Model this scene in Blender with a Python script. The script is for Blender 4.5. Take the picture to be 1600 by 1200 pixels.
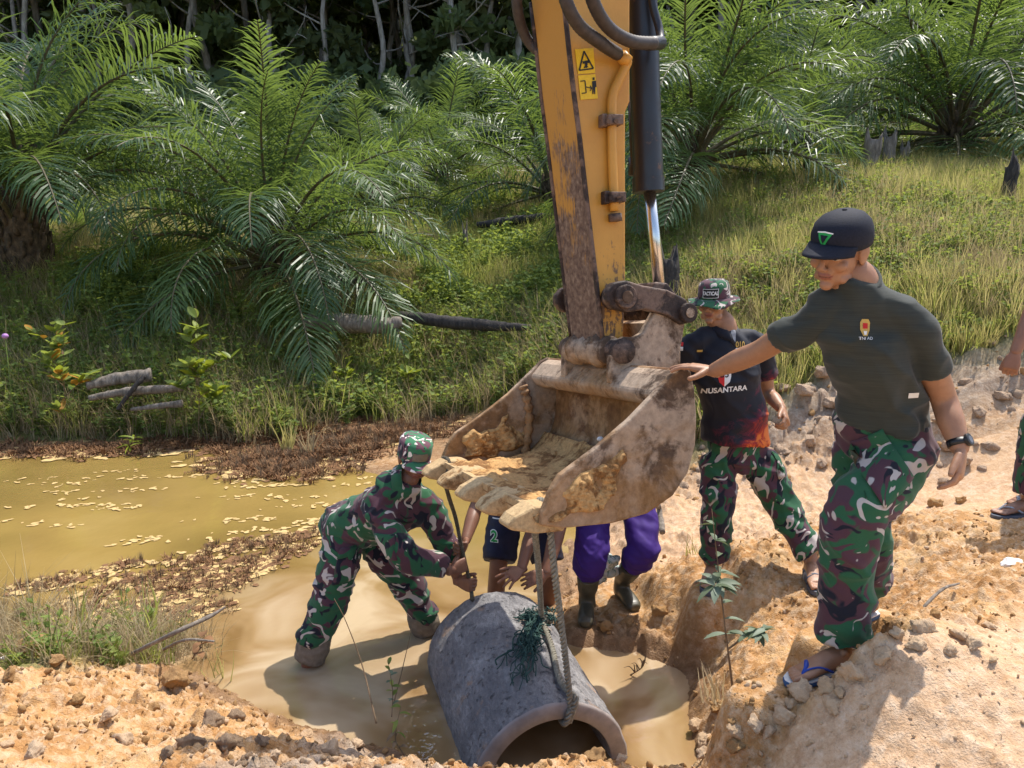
import bpy, bmesh, math, random
import numpy as np
from mathutils import Vector, Matrix
from mathutils.bvhtree import BVHTree
rad = math.radians
scene = bpy.context.scene
for _o in list(bpy.data.objects): bpy.data.objects.remove(_o)
col = scene.collection
# ------------------------------------------------------------------ camera, sky, sun, exposure
CAMZ = 1.45; PITCH = rad(9.5); FPX = 1200.0
cam_d = bpy.data.cameras.new('camera'); cam = bpy.data.objects.new('camera', cam_d); col.objects.link(cam)
cam.location = (0, 0, CAMZ); cam.rotation_euler = (math.pi/2 - PITCH, 0, 0)
cam_d.sensor_width = 36; cam_d.lens = 36*FPX/1600; cam_d.clip_start = .05; cam_d.clip_end = 1000
scene.camera = cam
SUN_EL = rad(63); SUN_AZ = rad(42)            # azimuth from +Y towards +X
world = bpy.data.worlds.new('World'); scene.world = world; world.use_nodes = True
wn = world.node_tree.nodes; wl = world.node_tree.links
bg = wn['Background']; sky = wn.new('ShaderNodeTexSky'); sky.sky_type = 'NISHITA'; sky.sun_disc = False
sky.sun_elevation = SUN_EL; sky.sun_rotation = SUN_AZ; sky.dust_density = 2.0; sky.air_density = 1.0
wl.new(sky.outputs[0], bg.inputs[0]); bg.inputs[1].default_value = 0.15
sun_d = bpy.data.lights.new('sun', 'SUN'); sun_d.energy = 2.9; sun_d.angle = rad(.55); sun_d.color = (1, .95, .86)
sun = bpy.data.objects.new('sun', sun_d); col.objects.link(sun)
SUN = Vector((math.sin(SUN_AZ)*math.cos(SUN_EL), math.cos(SUN_AZ)*math.cos(SUN_EL), math.sin(SUN_EL)))
sun.rotation_euler = SUN.to_track_quat('Z', 'Y').to_euler(); sun.location = (0, 0, 30)
vs = scene.view_settings; vs.view_transform = 'Standard'; vs.look = 'None'; vs.gamma = 1; vs.exposure = 0.95
vs.use_curve_mapping = False
scene.render.engine = 'CYCLES'
scene.cycles.use_denoising = True
scene.cycles.max_bounces = 6; scene.cycles.diffuse_bounces = 3; scene.cycles.glossy_bounces = 3
scene.cycles.transmission_bounces = 4; scene.cycles.transparent_max_bounces = 6
scene.cycles.sample_clamp_indirect = 6

# ------------------------------------------------------------------ pixels of the photograph -> points in the place
_F = np.array([0, math.cos(PITCH), -math.sin(PITCH)]); _U = np.array([0, math.sin(PITCH), math.cos(PITCH)]); _R = np.array([1., 0, 0])
CAM = np.array([0, 0, CAMZ])
def ray(px, py): return _F + _R*(px-800)/FPX + _U*(600-py)/FPX
def at(px, py, Y):
    d = ray(px, py); return CAM + d*(Y/d[1])
def atz(px, py, z):
    d = ray(px, py); return CAM + d*((z-CAMZ)/d[2])
def V(p): return Vector([float(c) for c in p])
def unit(v):
    v = np.asarray(v, float); return v/np.linalg.norm(v)

# ------------------------------------------------------------------ noise (numpy)
def _hash(ix, iy, iz, seed):
    h = (ix.astype(np.int64)*374761393 + iy.astype(np.int64)*668265263 + iz.astype(np.int64)*2147483647 + seed*1274126177) & 0xffffffff
    h = ((h ^ (h >> 13))*1274126177) & 0xffffffff
    h = ((h ^ (h >> 16))*2246822519) & 0xffffffff
    return ((h ^ (h >> 15)) & 0xffffff)/float(0xffffff)
def vnoise(p, seed=0):
    """smooth value noise in -1..1; p (n,2) or (n,3)"""
    p = np.asarray(p, float)
    if p.shape[1] == 2: p = np.c_[p, np.zeros(len(p))]
    i = np.floor(p).astype(np.int64); f = p-i; u = f*f*f*(f*(f*6-15)+10)
    r = 0
    for a in (0, 1):
        wx = u[:, 0] if a else 1-u[:, 0]
        for b in (0, 1):
            wy = u[:, 1] if b else 1-u[:, 1]
            for c in (0, 1):
                wz = u[:, 2] if c else 1-u[:, 2]
                r = r + wx*wy*wz*_hash(i[:, 0]+a, i[:, 1]+b, i[:, 2]+c, seed)
    return r*2-1
def fbm(p, oct=4, seed=0, gain=.5):
    p = np.asarray(p, float); s = 0; a = 1.; t = 0
    for k in range(oct):
        s = s + a*vnoise(p*(2.03**k)+k*7.3, seed+k); t += a; a *= gain
    return s/t
def worley(p, seed=0):
    """2-D cellular noise: distance to nearest and second nearest feature, and cell id"""
    p = np.asarray(p, float)[:, :2]; i = np.floor(p).astype(np.int64)
    d1 = np.full(len(p), 9.); d2 = np.full(len(p), 9.); cid = np.zeros(len(p)); z = np.zeros(len(p), np.int64)
    for a in (-1, 0, 1):
        for b in (-1, 0, 1):
            cx = i[:, 0]+a; cy = i[:, 1]+b
            fx = cx+_hash(cx, cy, z, seed); fy = cy+_hash(cx, cy, z, seed+11)
            d = np.hypot(fx-p[:, 0], fy-p[:, 1]); k = d < d1
            d2 = np.where(k, d1, np.minimum(d2, d)); cid = np.where(k, _hash(cx, cy, z, seed+23), cid); d1 = np.where(k, d, d1)
    return d1, d2, cid
def sstep(a, b, x):
    t = np.clip((x-a)/(b-a), 0, 1); return t*t*(3-2*t)

# ------------------------------------------------------------------ materials
MATS = {}
class NT:
    def __init__(s, name):
        s.m = bpy.data.materials.new(name); s.m.use_nodes = True; s.t = s.m.node_tree; s.n = s.t.nodes; s.l = s.t.links
        s.b = s.n['Principled BSDF']; s.out = s.n['Material Output']; MATS[name] = s.m
    def set(s, **k):
        for a, v in k.items():
            i = s.b.inputs[{'col': 'Base Color', 'rough': 'Roughness', 'metal': 'Metallic', 'spec': 'Specular IOR Level', 'sheen': 'Sheen Weight', 'sss': 'Subsurface Weight', 'coat': 'Coat Weight'}[a]]
            if hasattr(v, 'is_output') or isinstance(v, bpy.types.NodeSocket): s.l.new(v, i)
            else: i.default_value = (*v, 1) if isinstance(v, tuple) and len(v) == 3 else v
        return s
    def co(s, kind='Object', scale=None, rot=None):
        c = s.n.new('ShaderNodeTexCoord').outputs[kind]
        if scale is not None or rot is not None:
            m = s.n.new('ShaderNodeMapping'); s.l.new(c, m.inputs[0])
            if scale is not None: m.inputs['Scale'].default_value = scale if isinstance(scale, tuple) else (scale,)*3
            if rot is not None: m.inputs['Rotation'].default_value = rot
            c = m.outputs[0]
        return c
    def noise(s, co, scale=5, detail=4, rough=.55, dist=0, out='Fac'):
        n = s.n.new('ShaderNodeTexNoise'); s.l.new(co, n.inputs['Vector'])
        n.inputs['Scale'].default_value = scale; n.inputs['Detail'].default_value = detail; n.inputs['Roughness'].default_value = rough; n.inputs['Distortion'].default_value = dist
        return n.outputs[out]
    def voro(s, co, scale=5, feature='F1', out='Distance', rnd=1):
        n = s.n.new('ShaderNodeTexVoronoi'); n.feature = feature; s.l.new(co, n.inputs['Vector']); n.inputs['Scale'].default_value = scale; n.inputs['Randomness'].default_value = rnd
        return n.outputs[out]
    def ramp(s, fac, stops, interp='LINEAR'):
        n = s.n.new('ShaderNodeValToRGB'); n.color_ramp.interpolation = interp; s.l.new(fac, n.inputs[0]); e = n.color_ramp.elements
        while len(e) < len(stops): e.new(.5)
        for el, (p, c) in zip(e, stops):
            el.position = p; el.color = (*c, 1) if not isinstance(c, (int, float)) else (c, c, c, 1)
        return n.outputs[0]
    def mix(s, fac, a, b, mode='MIX'):
        n = s.n.new('ShaderNodeMix'); n.data_type = 'RGBA'; n.blend_type = mode
        for sock, v in ((n.inputs[0], fac), (n.inputs[6], a), (n.inputs[7], b)):
            if isinstance(v, bpy.types.NodeSocket): s.l.new(v, sock)
            else: sock.default_value = v if isinstance(v, (int, float)) else (*v, 1)
        return n.outputs[2]
    def math(s, op, a, b=0.):
        n = s.n.new('ShaderNodeMath'); n.operation = op
        for k, v in enumerate((a, b)):
            if isinstance(v, bpy.types.NodeSocket): s.l.new(v, n.inputs[k])
            else: n.inputs[k].default_value = v
        return n.outputs[0]
    def attr(s, name, out='Color'):
        n = s.n.new('ShaderNodeAttribute'); n.attribute_name = name; return n.outputs[out]
    def rand(s): return s.n.new('ShaderNodeObjectInfo').outputs['Random']
    def bump(s, h, strength=.3, dist=.01):
        n = s.n.new('ShaderNodeBump'); n.inputs['Strength'].default_value = strength; n.inputs['Distance'].default_value = dist
        s.l.new(h, n.inputs['Height']); s.l.new(n.outputs[0], s.b.inputs['Normal']); return s
    def translucent(s, color, fac=.35):
        t = s.n.new('ShaderNodeBsdfTranslucent'); m = s.n.new('ShaderNodeMixShader'); m.inputs[0].default_value = fac
        if isinstance(color, bpy.types.NodeSocket): s.l.new(color, t.inputs[0])
        else: t.inputs[0].default_value = (*color, 1)
        s.l.new(s.b.outputs[0], m.inputs[1]); s.l.new(t.outputs[0], m.inputs[2]); s.l.new(m.outputs[0], s.out.inputs[0]); return s
def plain(name, c, rough=.7, spec=.4, var=.12, scale=30, metal=0, bump=.15):
    t = NT(name); n = t.noise(t.co('Object'), scale, 4)
    t.set(col=t.ramp(n, [(.3, tuple(x*(1-var) for x in c)), (.7, tuple(min(1, x*(1+var)) for x in c))]), rough=rough, spec=spec, metal=metal)
    if bump: t.bump(n, bump, .004)
    return t.m

# ------------------------------------------------------------------ mesh helpers
def tagged(o, label=None, cat=None, group=None, kind=None):
    for k, v in (('label', label), ('category', cat), ('group', group), ('kind', kind)):
        if v: o[k] = v
    return o
def empty(name, loc=(0, 0, 0), rz=0, label=None, cat=None, group=None):
    o = bpy.data.objects.new(name, None); col.objects.link(o); o.location = loc; o.rotation_euler = (0, 0, rz); o.empty_display_size = .1
    return tagged(o, label, cat, group)
def mesh_of(name, verts, faces, mat=None, smooth=True):
    me = bpy.data.meshes.new(name); me.from_pydata([tuple(map(float, v)) for v in verts], [], [tuple(int(i) for i in f) for f in faces])
    if smooth: me.shade_smooth()
    if mat is not None: me.materials.append(MATS[mat] if isinstance(mat, str) else mat)
    return me
def link(name, me, parent=None, keep=True):
    o = bpy.data.objects.new(name, me); col.objects.link(o)
    if parent is not None:
        o.parent = parent
        if keep:   # vertices are world coordinates
            o.matrix_parent_inverse = world_of(parent).inverted()
    return o
def world_of(o):
    m = Matrix.LocRotScale(o.location, o.rotation_euler, o.scale)
    return (world_of(o.parent) @ o.matrix_parent_inverse @ m) if o.parent else m
class MB:
    def __init__(s): s.v = []; s.f = []; s.mi = []; s.cm = 0
    def add(s, v, f):
        k = len(s.v); s.v += [tuple(map(float, p)) for p in v]; s.f += [tuple(k+int(i) for i in q) for q in f]; s.mi += [s.cm]*len(f); return s
    def build(s, name, mat, parent=None, smooth=True, keep=True):
        me = mesh_of(name, s.v, s.f, None, smooth)
        for m in (mat if isinstance(mat, (list, tuple)) else [mat]): me.materials.append(MATS[m] if isinstance(m, str) else m)
        if any(s.mi): me.polygons.foreach_set('material_index', s.mi)
        return link(name, me, parent, keep)
    def prism(s, pts, off):
        """closed outline pts (n,3) swept by off"""
        pts = [np.asarray(p, float) for p in pts]; off = np.asarray(off, float); n = len(pts)
        v = pts+[p+off for p in pts]
        nrm = sum(np.cross(pts[i], pts[(i+1) % n]) for i in range(n))
        f = [(i, (i+1) % n, n+(i+1) % n, n+i) for i in range(n)]
        a = list(range(n)); b = [n+i for i in range(n)]
        if np.dot(nrm, off) > 0: f += [tuple(a[::-1]), tuple(b)]
        else: f = [q[::-1] for q in f]+[tuple(a), tuple(b[::-1])]
        return s.add(v, f)
    def box(s, c, ax, ay, az):
        c, ax, ay, az = (np.asarray(q, float) for q in (c, ax, ay, az))
        v = [c+i*ax+j*ay+k*az for k in (-1, 1) for j in (-1, 1) for i in (-1, 1)]
        f = [(0, 2, 3, 1), (4, 5, 7, 6), (0, 1, 5, 4), (2, 6, 7, 3), (0, 4, 6, 2), (1, 3, 7, 5)]
        if np.dot(np.cross(ax, ay), az) < 0: f = [q[::-1] for q in f]
        return s.add(v, f)
    def tube(s, pts, r, n=10, cap=True, flat=None):
        """pts polyline; r radius or list; flat=(dir, ratio) squashes along dir"""
        P = [np.asarray(p, float) for p in pts]; m = len(P); r = [r]*m if np.isscalar(r) else list(r)
        up = None; rings = []
        for i in range(m):
            t = unit(P[min(i+1, m-1)]-P[max(i-1, 0)])
            if up is None:
                a = np.array([0, 0, 1.]) if abs(t[2]) < .9 else np.array([1., 0, 0])
                if flat is not None: a = np.asarray(flat[0], float)
                up = unit(a-t*np.dot(a, t))
            else: up = unit(up-t*np.dot(up, t))
            sd = np.cross(t, up); k = flat[1] if flat is not None else 1.
            rings.append([P[i]+r[i]*(k*math.cos(q)*up+math.sin(q)*sd) for q in (2*math.pi*j/n for j in range(n))])
        v = [p for g in rings for p in g]; f = []
        for i in range(m-1):
            for j in range(n):
                f.append((i*n+j, i*n+(j+1) % n, (i+1)*n+(j+1) % n, (i+1)*n+j))
        if cap: f += [tuple(range(n))[::-1], tuple((m-1)*n+j for j in range(n))]
        return s.add(v, f)
    def ball(s, c, rx, ry=None, rz=None, ax=None, n=12, m=8):
        ry = rx if ry is None else ry; rz = rx if rz is None else rz
        A = np.eye(3) if ax is None else np.array([unit(a) for a in ax]); c = np.asarray(c, float)
        v = [c+A[2]*rz]; f = []
        for i in range(1, m):
            th = math.pi*i/m
            for j in range(n):
                ph = 2*math.pi*j/n
                v.append(c+A[0]*rx*math.sin(th)*math.cos(ph)+A[1]*ry*math.sin(th)*math.sin(ph)+A[2]*rz*math.cos(th))
        v.append(c-A[2]*rz); L = len(v)-1
        for j in range(n):
            f.append((0, 1+j, 1+(j+1) % n)); f.append((L, L-n+(j+1) % n, L-n+j))
            for i in range(m-2):
                a = 1+i*n; f.append((a+j, a+n+j, a+n+(j+1) % n, a+(j+1) % n))
        if np.dot(np.cross(A[0], A[1]), A[2]) < 0: f = [q[::-1] for q in f]
        return s.add(v, f)
    def ribbon(s, pts, side, w):
        """flat strip along pts, half width w (list), side direction(s)"""
        n = len(pts); w = [w]*n if np.isscalar(w) else w; side = [side]*n if np.ndim(side) == 1 else side
        v = []
        for p, q, k in zip(pts, side, w): v += [np.asarray(p)-np.asarray(q)*k, np.asarray(p)+np.asarray(q)*k]
        return s.add(v, [(2*i, 2*i+1, 2*i+3, 2*i+2) for i in range(n-1)])
def spline(pts, n=24):
    """Catmull-Rom through pts"""
    P = [np.asarray(p, float) for p in pts]; P = [2*P[0]-P[1]]+P+[2*P[-1]-P[-2]]; out = []
    k = len(P)-3
    for j in range(n+1):
        u = j/n*k; i = min(int(u), k-1); t = u-i; a, b, c, d = P[i:i+4]
        out.append(.5*((2*b)+(c-a)*t+(2*a-5*b+4*c-d)*t*t+(3*b-a-3*c+d)*t**3))
    return out
def bevel(o, w=.004, seg=2, angle=40):
    m = o.modifiers.new('bevel', 'BEVEL'); m.width = w; m.segments = seg; m.limit_method = 'ANGLE'; m.angle_limit = rad(angle); return o
def apply_mods(o):
    dg = bpy.context.evaluated_depsgraph_get(); me = bpy.data.meshes.new_from_object(o.evaluated_get(dg)); old = o.data
    o.modifiers.clear(); o.data = me; bpy.data.meshes.remove(old); return o
def get_co(me):
    a = np.empty(len(me.vertices)*3); me.vertices.foreach_get('co', a); return a.reshape(-1, 3)
def get_no(me):
    a = np.empty(len(me.vertices)*3); me.vertex_normals.foreach_get('vector', a) if hasattr(me.vertex_normals, 'foreach_get') else me.vertices.foreach_get('normal', a)
    return a.reshape(-1, 3)
def set_co(me, c): me.vertices.foreach_set('co', np.ascontiguousarray(c, dtype=np.float32).ravel()); me.update()
def vcol(me, name, c):
    a = me.color_attributes.new(name, 'FLOAT_COLOR', 'POINT'); c = np.asarray(c, float)
    if c.shape[1] == 3: c = np.c_[c, np.ones(len(c))]
    a.data.foreach_set('color', c.astype(np.float32).ravel())

# ------------------------------------------------------------------ scattering of uncountable stuff: instances by geometry nodes
def scatter(name, protos, P, rot, scl, idx, label, cat):
    """protos: list of meshes; one object whose points carry instances"""
    c = bpy.data.collections.new(name+'_pieces')
    for k, me in enumerate(protos):
        c.objects.link(bpy.data.objects.new('%s_piece_%02d' % (name, k), me))
    me = bpy.data.meshes.new(name); P = np.asarray(P, float); me.vertices.add(len(P)); me.vertices.foreach_set('co', P.astype(np.float32).ravel())
    a = me.attributes.new('rot', 'FLOAT_VECTOR', 'POINT'); a.data.foreach_set('vector', np.asarray(rot, np.float32).ravel())
    s3 = np.asarray(scl, np.float32); s3 = np.repeat(s3[:, None], 3, 1) if s3.ndim == 1 else s3
    a = me.attributes.new('scl', 'FLOAT_VECTOR', 'POINT'); a.data.foreach_set('vector', np.ascontiguousarray(s3).ravel())
    a = me.attributes.new('idx', 'INT', 'POINT'); a.data.foreach_set('value', np.asarray(idx, np.int32))
    o = bpy.data.objects.new(name, me); col.objects.link(o)
    g = bpy.data.node_groups.new(name, 'GeometryNodeTree')
    g.interface.new_socket('Geometry', in_out='INPUT', socket_type='NodeSocketGeometry'); g.interface.new_socket('Geometry', in_out='OUTPUT', socket_type='NodeSocketGeometry')
    N = g.nodes; L = g.links; gi = N.new('NodeGroupInput'); go = N.new('NodeGroupOutput')
    ci = N.new('GeometryNodeCollectionInfo'); ci.inputs['Collection'].default_value = c; ci.inputs['Separate Children'].default_value = True; ci.inputs['Reset Children'].default_value = True
    ip = N.new('GeometryNodeInstanceOnPoints'); ip.inputs['Pick Instance'].default_value = True
    def na(nm, ty):
        n = N.new('GeometryNodeInputNamedAttribute'); n.data_type = ty; n.inputs['Name'].default_value = nm; return n.outputs['Attribute']
    e2r = N.new('FunctionNodeEulerToRotation'); L.new(na('rot', 'FLOAT_VECTOR'), e2r.inputs[0])
    L.new(gi.outputs[0], ip.inputs['Points']); L.new(ci.outputs[0], ip.inputs['Instance']); L.new(na('idx', 'INT'), ip.inputs['Instance Index'])
    L.new(e2r.outputs[0], ip.inputs['Rotation']); L.new(na('scl', 'FLOAT_VECTOR'), ip.inputs['Scale']); L.new(ip.outputs[0], go.inputs[0])
    m = o.modifiers.new('scatter', 'NODES'); m.node_group = g
    return tagged(o, label, cat, None, 'stuff')
def copy_tree(o, parent=None):
    c = o.copy(); col.objects.link(c)
    if parent is not None: c.parent = parent
    for ch in o.children: copy_tree(ch, c)
    return c
# ------------------------------------------------------------------ terrain
WATER = -.75
CP = np.array([
 (1.12,2.02,0),(.3,1.2,.0),(-1,1.2,.02),(2.5,1,0),(2,2.5,.02),(1.46,2.89,0),(2.85,4.31,-.05),(3.6,3.2,0),(4.5,4.5,0),(4.6,5.6,-.1),(6,4,.05),(-2.5,1.2,.05),
 (0,-1,0),(5,-1,0),(-5,-1,0),(.98,2.45,-.02),(1.1,2.62,-.04),(-1.39,2.16,-.1),(-2.2,2.7,-.25),(-2.9,3.3,-.5),(-3.0,4.0,-.72),(-1.9,3.55,-.6),(-4,3.8,-.6),(-6,4,-.55),
 (-1.25,3.05,-.58),(-.75,2.85,-.55),(-.46,2.5,-.36),(-.3,3.2,-.86),(-.5,2.1,-.12),(.1,3.3,-1.05),(-.1,3.95,-1.08),(.25,2.86,-.95),(.26,2.58,-.45),(.45,2.62,-.5),(.2,2.15,-.15),
 (.78,3.2,-.84),(.62,2.75,-.62),(.78,2.4,-.25),(.92,2.72,-.34),(.98,3.75,-.70),(1.1,4.09,-.35),(1.62,3.86,-.25),(.40,4.18,-.70),(.70,4.2,-.64),(.6,3.7,-.90),(.75,3.5,-.88),(1.2,3.25,-.36),
 (1.32,2.9,-.1),(1.9,3.4,-.1),(1.1,3.6,-.53),(1.36,3.45,-.36),(1.62,3.25,-.2),(1.02,3.3,-.52),(1.08,3.0,-.40),(1.15,2.76,-.20),(2.3,4.5,-.14),(1.3,4.8,-.5),(.5,5.2,-.70),(1.28,5.68,-.64),(3.43,6.1,-.42),(2.3,5.6,-.5),(0,5.5,-.84),(-.6,4.3,-1.0),(-1.2,4.1,-.98),
 (-1.5,5,-1.05),(-3,6,-1.1),(-5,6,-1.1),(-7,6.5,-1.1),(-2,7.2,-1.0),(-4,8,-1.0),(-5.25,8.95,-.72),(-3.8,8.95,-.74),(-8,9,-.65),(-.9,10.2,-.6),(-1.9,8.3,-.69),
 (-.5,7.9,-.68),(-1.5,7.5,-.77),(-.9,9.2,-.66),(-2.3,9.2,-.67),(.2,7.0,-.72),(.8,7.6,-.66),(1.43,8.6,-.05),(-4.64,9.7,-.25),(-3.8,12.5,.95),(-8,13,1.15),(-2.3,11.5,.3),(0,12.5,.7),(0,16,1.44),(-.36,22,2.67),(-1.6,25,3.6),
 (3.17,14,2.6),(9.4,17,3.5),(6.1,14,2.85),(6.75,11,2.1),(4.63,8,1.0),(3.33,8,.65),(1.96,9.5,.85),(4.47,7,.42),(2.84,7,.1),(2.5,6.5,-.3),(6.5,7,.8),(8,8,1.3),(12,12,2.5),
 (-.6,36,7.0),(-18.8,36,6.0),(20,36,8.3),(0,60,15),(-30,60,14),(30,60,17),(-18,20,2.5),(-14,12,.9),(20,20,4.8),(0,100,40),(-60,100,40),(60,100,42),(-60,30,6),(60,30,10),
 (-40,0,0),(40,0,1),(0,-20,0),(-12,5,-.85),(-12,8.5,-.6),(0,200,55),(-150,150,45),(150,150,50)], float)
def _phi(d): return np.sqrt(d*d+.12)
_n = len(CP)
_A = np.zeros((_n+3, _n+3)); _A[:_n, :_n] = _phi(np.hypot(CP[:, None, 0]-CP[None, :, 0], CP[:, None, 1]-CP[None, :, 1]))
_A[:_n, _n:] = np.c_[np.ones(_n), CP[:, :2]]; _A[_n:, :_n] = _A[:_n, _n:].T
_W = np.linalg.solve(_A, np.r_[CP[:, 2], 0, 0, 0])
def hbase(x, y):
    x = np.atleast_1d(np.asarray(x, float)); y = np.atleast_1d(np.asarray(y, float)); r = np.empty(x.shape)
    xf, yf = x.ravel(), y.ravel(); o = np.empty(len(xf))
    for k in range(0, len(xf), 20000):
        a, b = xf[k:k+20000], yf[k:k+20000]
        o[k:k+20000] = _phi(np.hypot(a[:, None]-CP[None, :, 0], b[:, None]-CP[None, :, 1]))@_W[:_n]+_W[_n]+_W[_n+1]*a+_W[_n+2]*b
    return o.reshape(x.shape)
def road_mask(x, y):           # 1 on the trodden pale road, 0 on loose earth
    e = x-(.70+1.42*np.clip(y-2.05, -.9, 9))-.10*np.sin(y*5)-.05*np.sin(y*13+1)+.12*vnoise(np.c_[np.ravel(x), np.ravel(y)]*4, 15).reshape(np.shape(x))
    return sstep(-.10, .22, e)*sstep(6.2, 5.0, y)
def soil_mask(x, y):           # 1 bare earth, 0 overgrown
    n = .5*fbm(np.c_[x.ravel(), y.ravel()]*.6, 3, 5).reshape(x.shape)
    far = np.where(x > 1.0, 7.3-.12*x, np.where(x > -2.9, 9.9-.25*(x+1)**2, 8.6))
    m = sstep(.5, -.3, y-far+n*1.2)
    left = sstep(-.2, .4, x+2.35-.5*np.clip(y-3.2, -2, .6)+n*.6)   # weeds on the left shore
    return m*np.where((y > 3.35) & (y < 8), np.maximum(left, 0), 1)
def detail(x, y):
    """lumps and clods of the bare earth"""
    x = np.asarray(x, float); y = np.asarray(y, float); sh = x.shape; x = x.ravel(); y = y.ravel()
    p = np.c_[x, y]; rd = road_mask(x, y); near = sstep(9, 5, y)
    w = p+.05*np.c_[vnoise(p*9, 3), vnoise(p*9, 4)]
    d1, d2, c1 = worley(w*6.5, 1); a1, a2, c2 = worley(w*17+3.3, 2); b1, b2, c3 = worley(p*42, 7)
    l1 = np.sqrt(np.clip(1-d1*d1*1.5, 0, 1))*(c1 > .45)*(c1-.2)
    l2 = np.sqrt(np.clip(1-a1*a1*1.7, 0, 1))*(c2 > .3)*c2
    l3 = np.sqrt(np.clip(1-b1*b1*1.7, 0, 1))*(c3 > .3)*c3
    patch = .35+.65*sstep(-.25, .35, fbm(p*1.3, 3, 9))
    crumb = np.abs(fbm(p*13, 3, 33)); crumb2 = np.abs(fbm(p*34+5, 2, 35))
    loose = .05*fbm(p*2.2, 4, 31)+patch*(.060*l1+.030*l2+.013*l3)+.045*crumb+.020*crumb2+.006*vnoise(p*70, 12)-.035
    firm = .016*fbm(p*3.0, 4, 41)+.012*l2*(c2 > .75)+.008*l3*(c3 > .55)+.012*crumb+.008*crumb2+.003*vnoise(p*60, 13)
    z = loose*(1-rd)+firm*rd
    wet = sstep(WATER+.06, WATER-.06, hbase(x, y))     # smoothed by water
    rocky = sstep(6.2, 6.9, y)*sstep(1.5, 2.2, x)*sstep(9, 7.6, y)
    z = z*near*(1-.75*wet)+rocky*(.16*l1*(c1 > .5)+.10*fbm(p*1.6, 3, 77))
    return (z+(1-near)*.12*fbm(p*.35, 3, 17)).reshape(sh)
# where feet press the earth: heel, toe (points on the ground)
FEET = [(atz(1330, 1040, .005), atz(1196, 1066, -.01), .022), (np.array([1.50, 2.98, 0.]), np.array([1.25, 2.86, -.01]), .024), (atz(1112, 893, -.335), atz(1104, 922, -.345), .03), (atz(1262, 890, -.245), atz(1282, 922, -.255), .03), (atz(1614, 800, -.045), atz(1538, 806, -.045), .022), (atz(917, 950, -.68), atz(912, 972, -.68), .0), (atz(972, 930, -.65), atz(985, 950, -.65), .0)]
def press(x, y, h):
    for a, b, th in FEET:
        d = b[:2]-a[:2]; L2 = d@d; u = np.clip(((x-a[0])*d[0]+(y-a[1])*d[1])/L2, -.1, 1.15); q = np.hypot(x-a[0]-u*d[0], y-a[1]-u*d[1]); w = sstep(.17, .06, q); h = h*(1-w)+(a[2]+(b[2]-a[2])*u-th)*w
    return h
def hground(x, y):
    x = np.atleast_1d(np.asarray(x, float)); y = np.atleast_1d(np.asarray(y, float))
    return press(x, y, hbase(x, y)+detail(x, y))
def gz(x, y): return float(hground(x, y)[0])
def grow(a, b, s, k):
    out = [a]; d = s*(1 if b > a else -1)
    while (out[-1] < b) if b > a else (out[-1] > b): out.append(out[-1]+d); d *= k
    return out[1:]
xs = np.r_[np.array(grow(-2.7, -190, .02, 1.11))[::-1], np.arange(-2.7, 2.9, .0135), grow(2.9, 190, .02, 1.10)]
ys = np.r_[np.array(grow(1.6, -60, .03, 1.2))[::-1], np.arange(1.6, 4.7, .0125), np.arange(4.7, 7.4, .03), grow(7.4, 240, .04, 1.045)]
GX, GY = np.meshgrid(xs, ys); Z0 = hbase(GX, GY); GZ = press(GX, GY, Z0+detail(GX, GY))
nx, ny = len(xs), len(ys); idx = np.arange(nx*ny).reshape(ny, nx)
quads = np.stack([idx[:-1, :-1], idx[:-1, 1:], idx[1:, 1:], idx[1:, :-1]], -1).reshape(-1, 4)
me = bpy.data.meshes.new('terrain'); me.vertices.add(nx*ny); me.loops.add(len(quads)*4); me.polygons.add(len(quads))
me.vertices.foreach_set('co', np.stack([GX, GY, GZ], -1).astype(np.float32).ravel()); me.loops.foreach_set('vertex_index', quads.astype(np.int32).ravel())
me.polygons.foreach_set('loop_start', np.arange(0, len(quads)*4, 4, dtype=np.int32)); me.update(calc_edges=True); me.shade_smooth()
sm = soil_mask(GX, GY); rm = road_mask(GX, GY)
wetm = sstep(WATER+.13, WATER+.01, Z0+.07*fbm(np.c_[GX.ravel(), GY.ravel()]*2.5, 3, 51).reshape(GX.shape))
flat = sstep(6.1, 6.7, GY)*sstep(2.0, 1.2, GX)*sm*sstep(.35, -.05, Z0)
wetm = np.maximum(wetm, flat*(.75+.5*fbm(np.c_[GX.ravel(), GY.ravel()]*1.3, 3, 71).reshape(GX.shape)))
wetm = np.clip(wetm, 0, 1)
sand = sstep(4.5, 5.0, GY)*sstep(6.9, 6.2, GY)*sstep(-.2, .6, GX)
grey = sstep(.05, .3, fbm(np.c_[GX.ravel(), GY.ravel()]*1.7+9, 3, 61).reshape(GX.shape))*sstep(.1, -.3, GX)*sstep(-1.6, -1.1, GX)*(GY < 3.1)*.8
rocky = sstep(6.3, 6.8, GY)*sstep(1.3, 2.0, GX)*sstep(9, 8, GY)
vcol(me, 'zone', np.stack([sm.ravel(), wetm.ravel(), np.maximum(rm, sand*.9).ravel(), np.maximum(grey, rocky*.8).ravel()], -1))
t = NT('earth'); co = t.co('Object'); zone = t.attr('zone')
sep = t.n.new('ShaderNodeSeparateColor'); t.l.new(zone, sep.inputs[0]); za = t.attr('zone', 'Alpha')
n1 = t.noise(co, 3.2, 6, .6); n2 = t.noise(co, 22, 5, .65); n3 = t.noise(co, 140, 3, .6); v1 = t.ramp(t.noise(co, 75, 3, .7), [(.3, .3), (.7, .72)])
orange = t.ramp(n1, [(.28, (.30, .145, .05)), (.5, (.44, .235, .09)), (.72, (.54, .36, .18))])
orange = t.mix(t.ramp(n2, [(.45, 0.), (.7, 1.)]), orange, (.60, .43, .27))
pale = t.ramp(n2, [(.3, (.44, .265, .14)), (.5, (.56, .37, .225)), (.72, (.65, .485, .335))])
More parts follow.
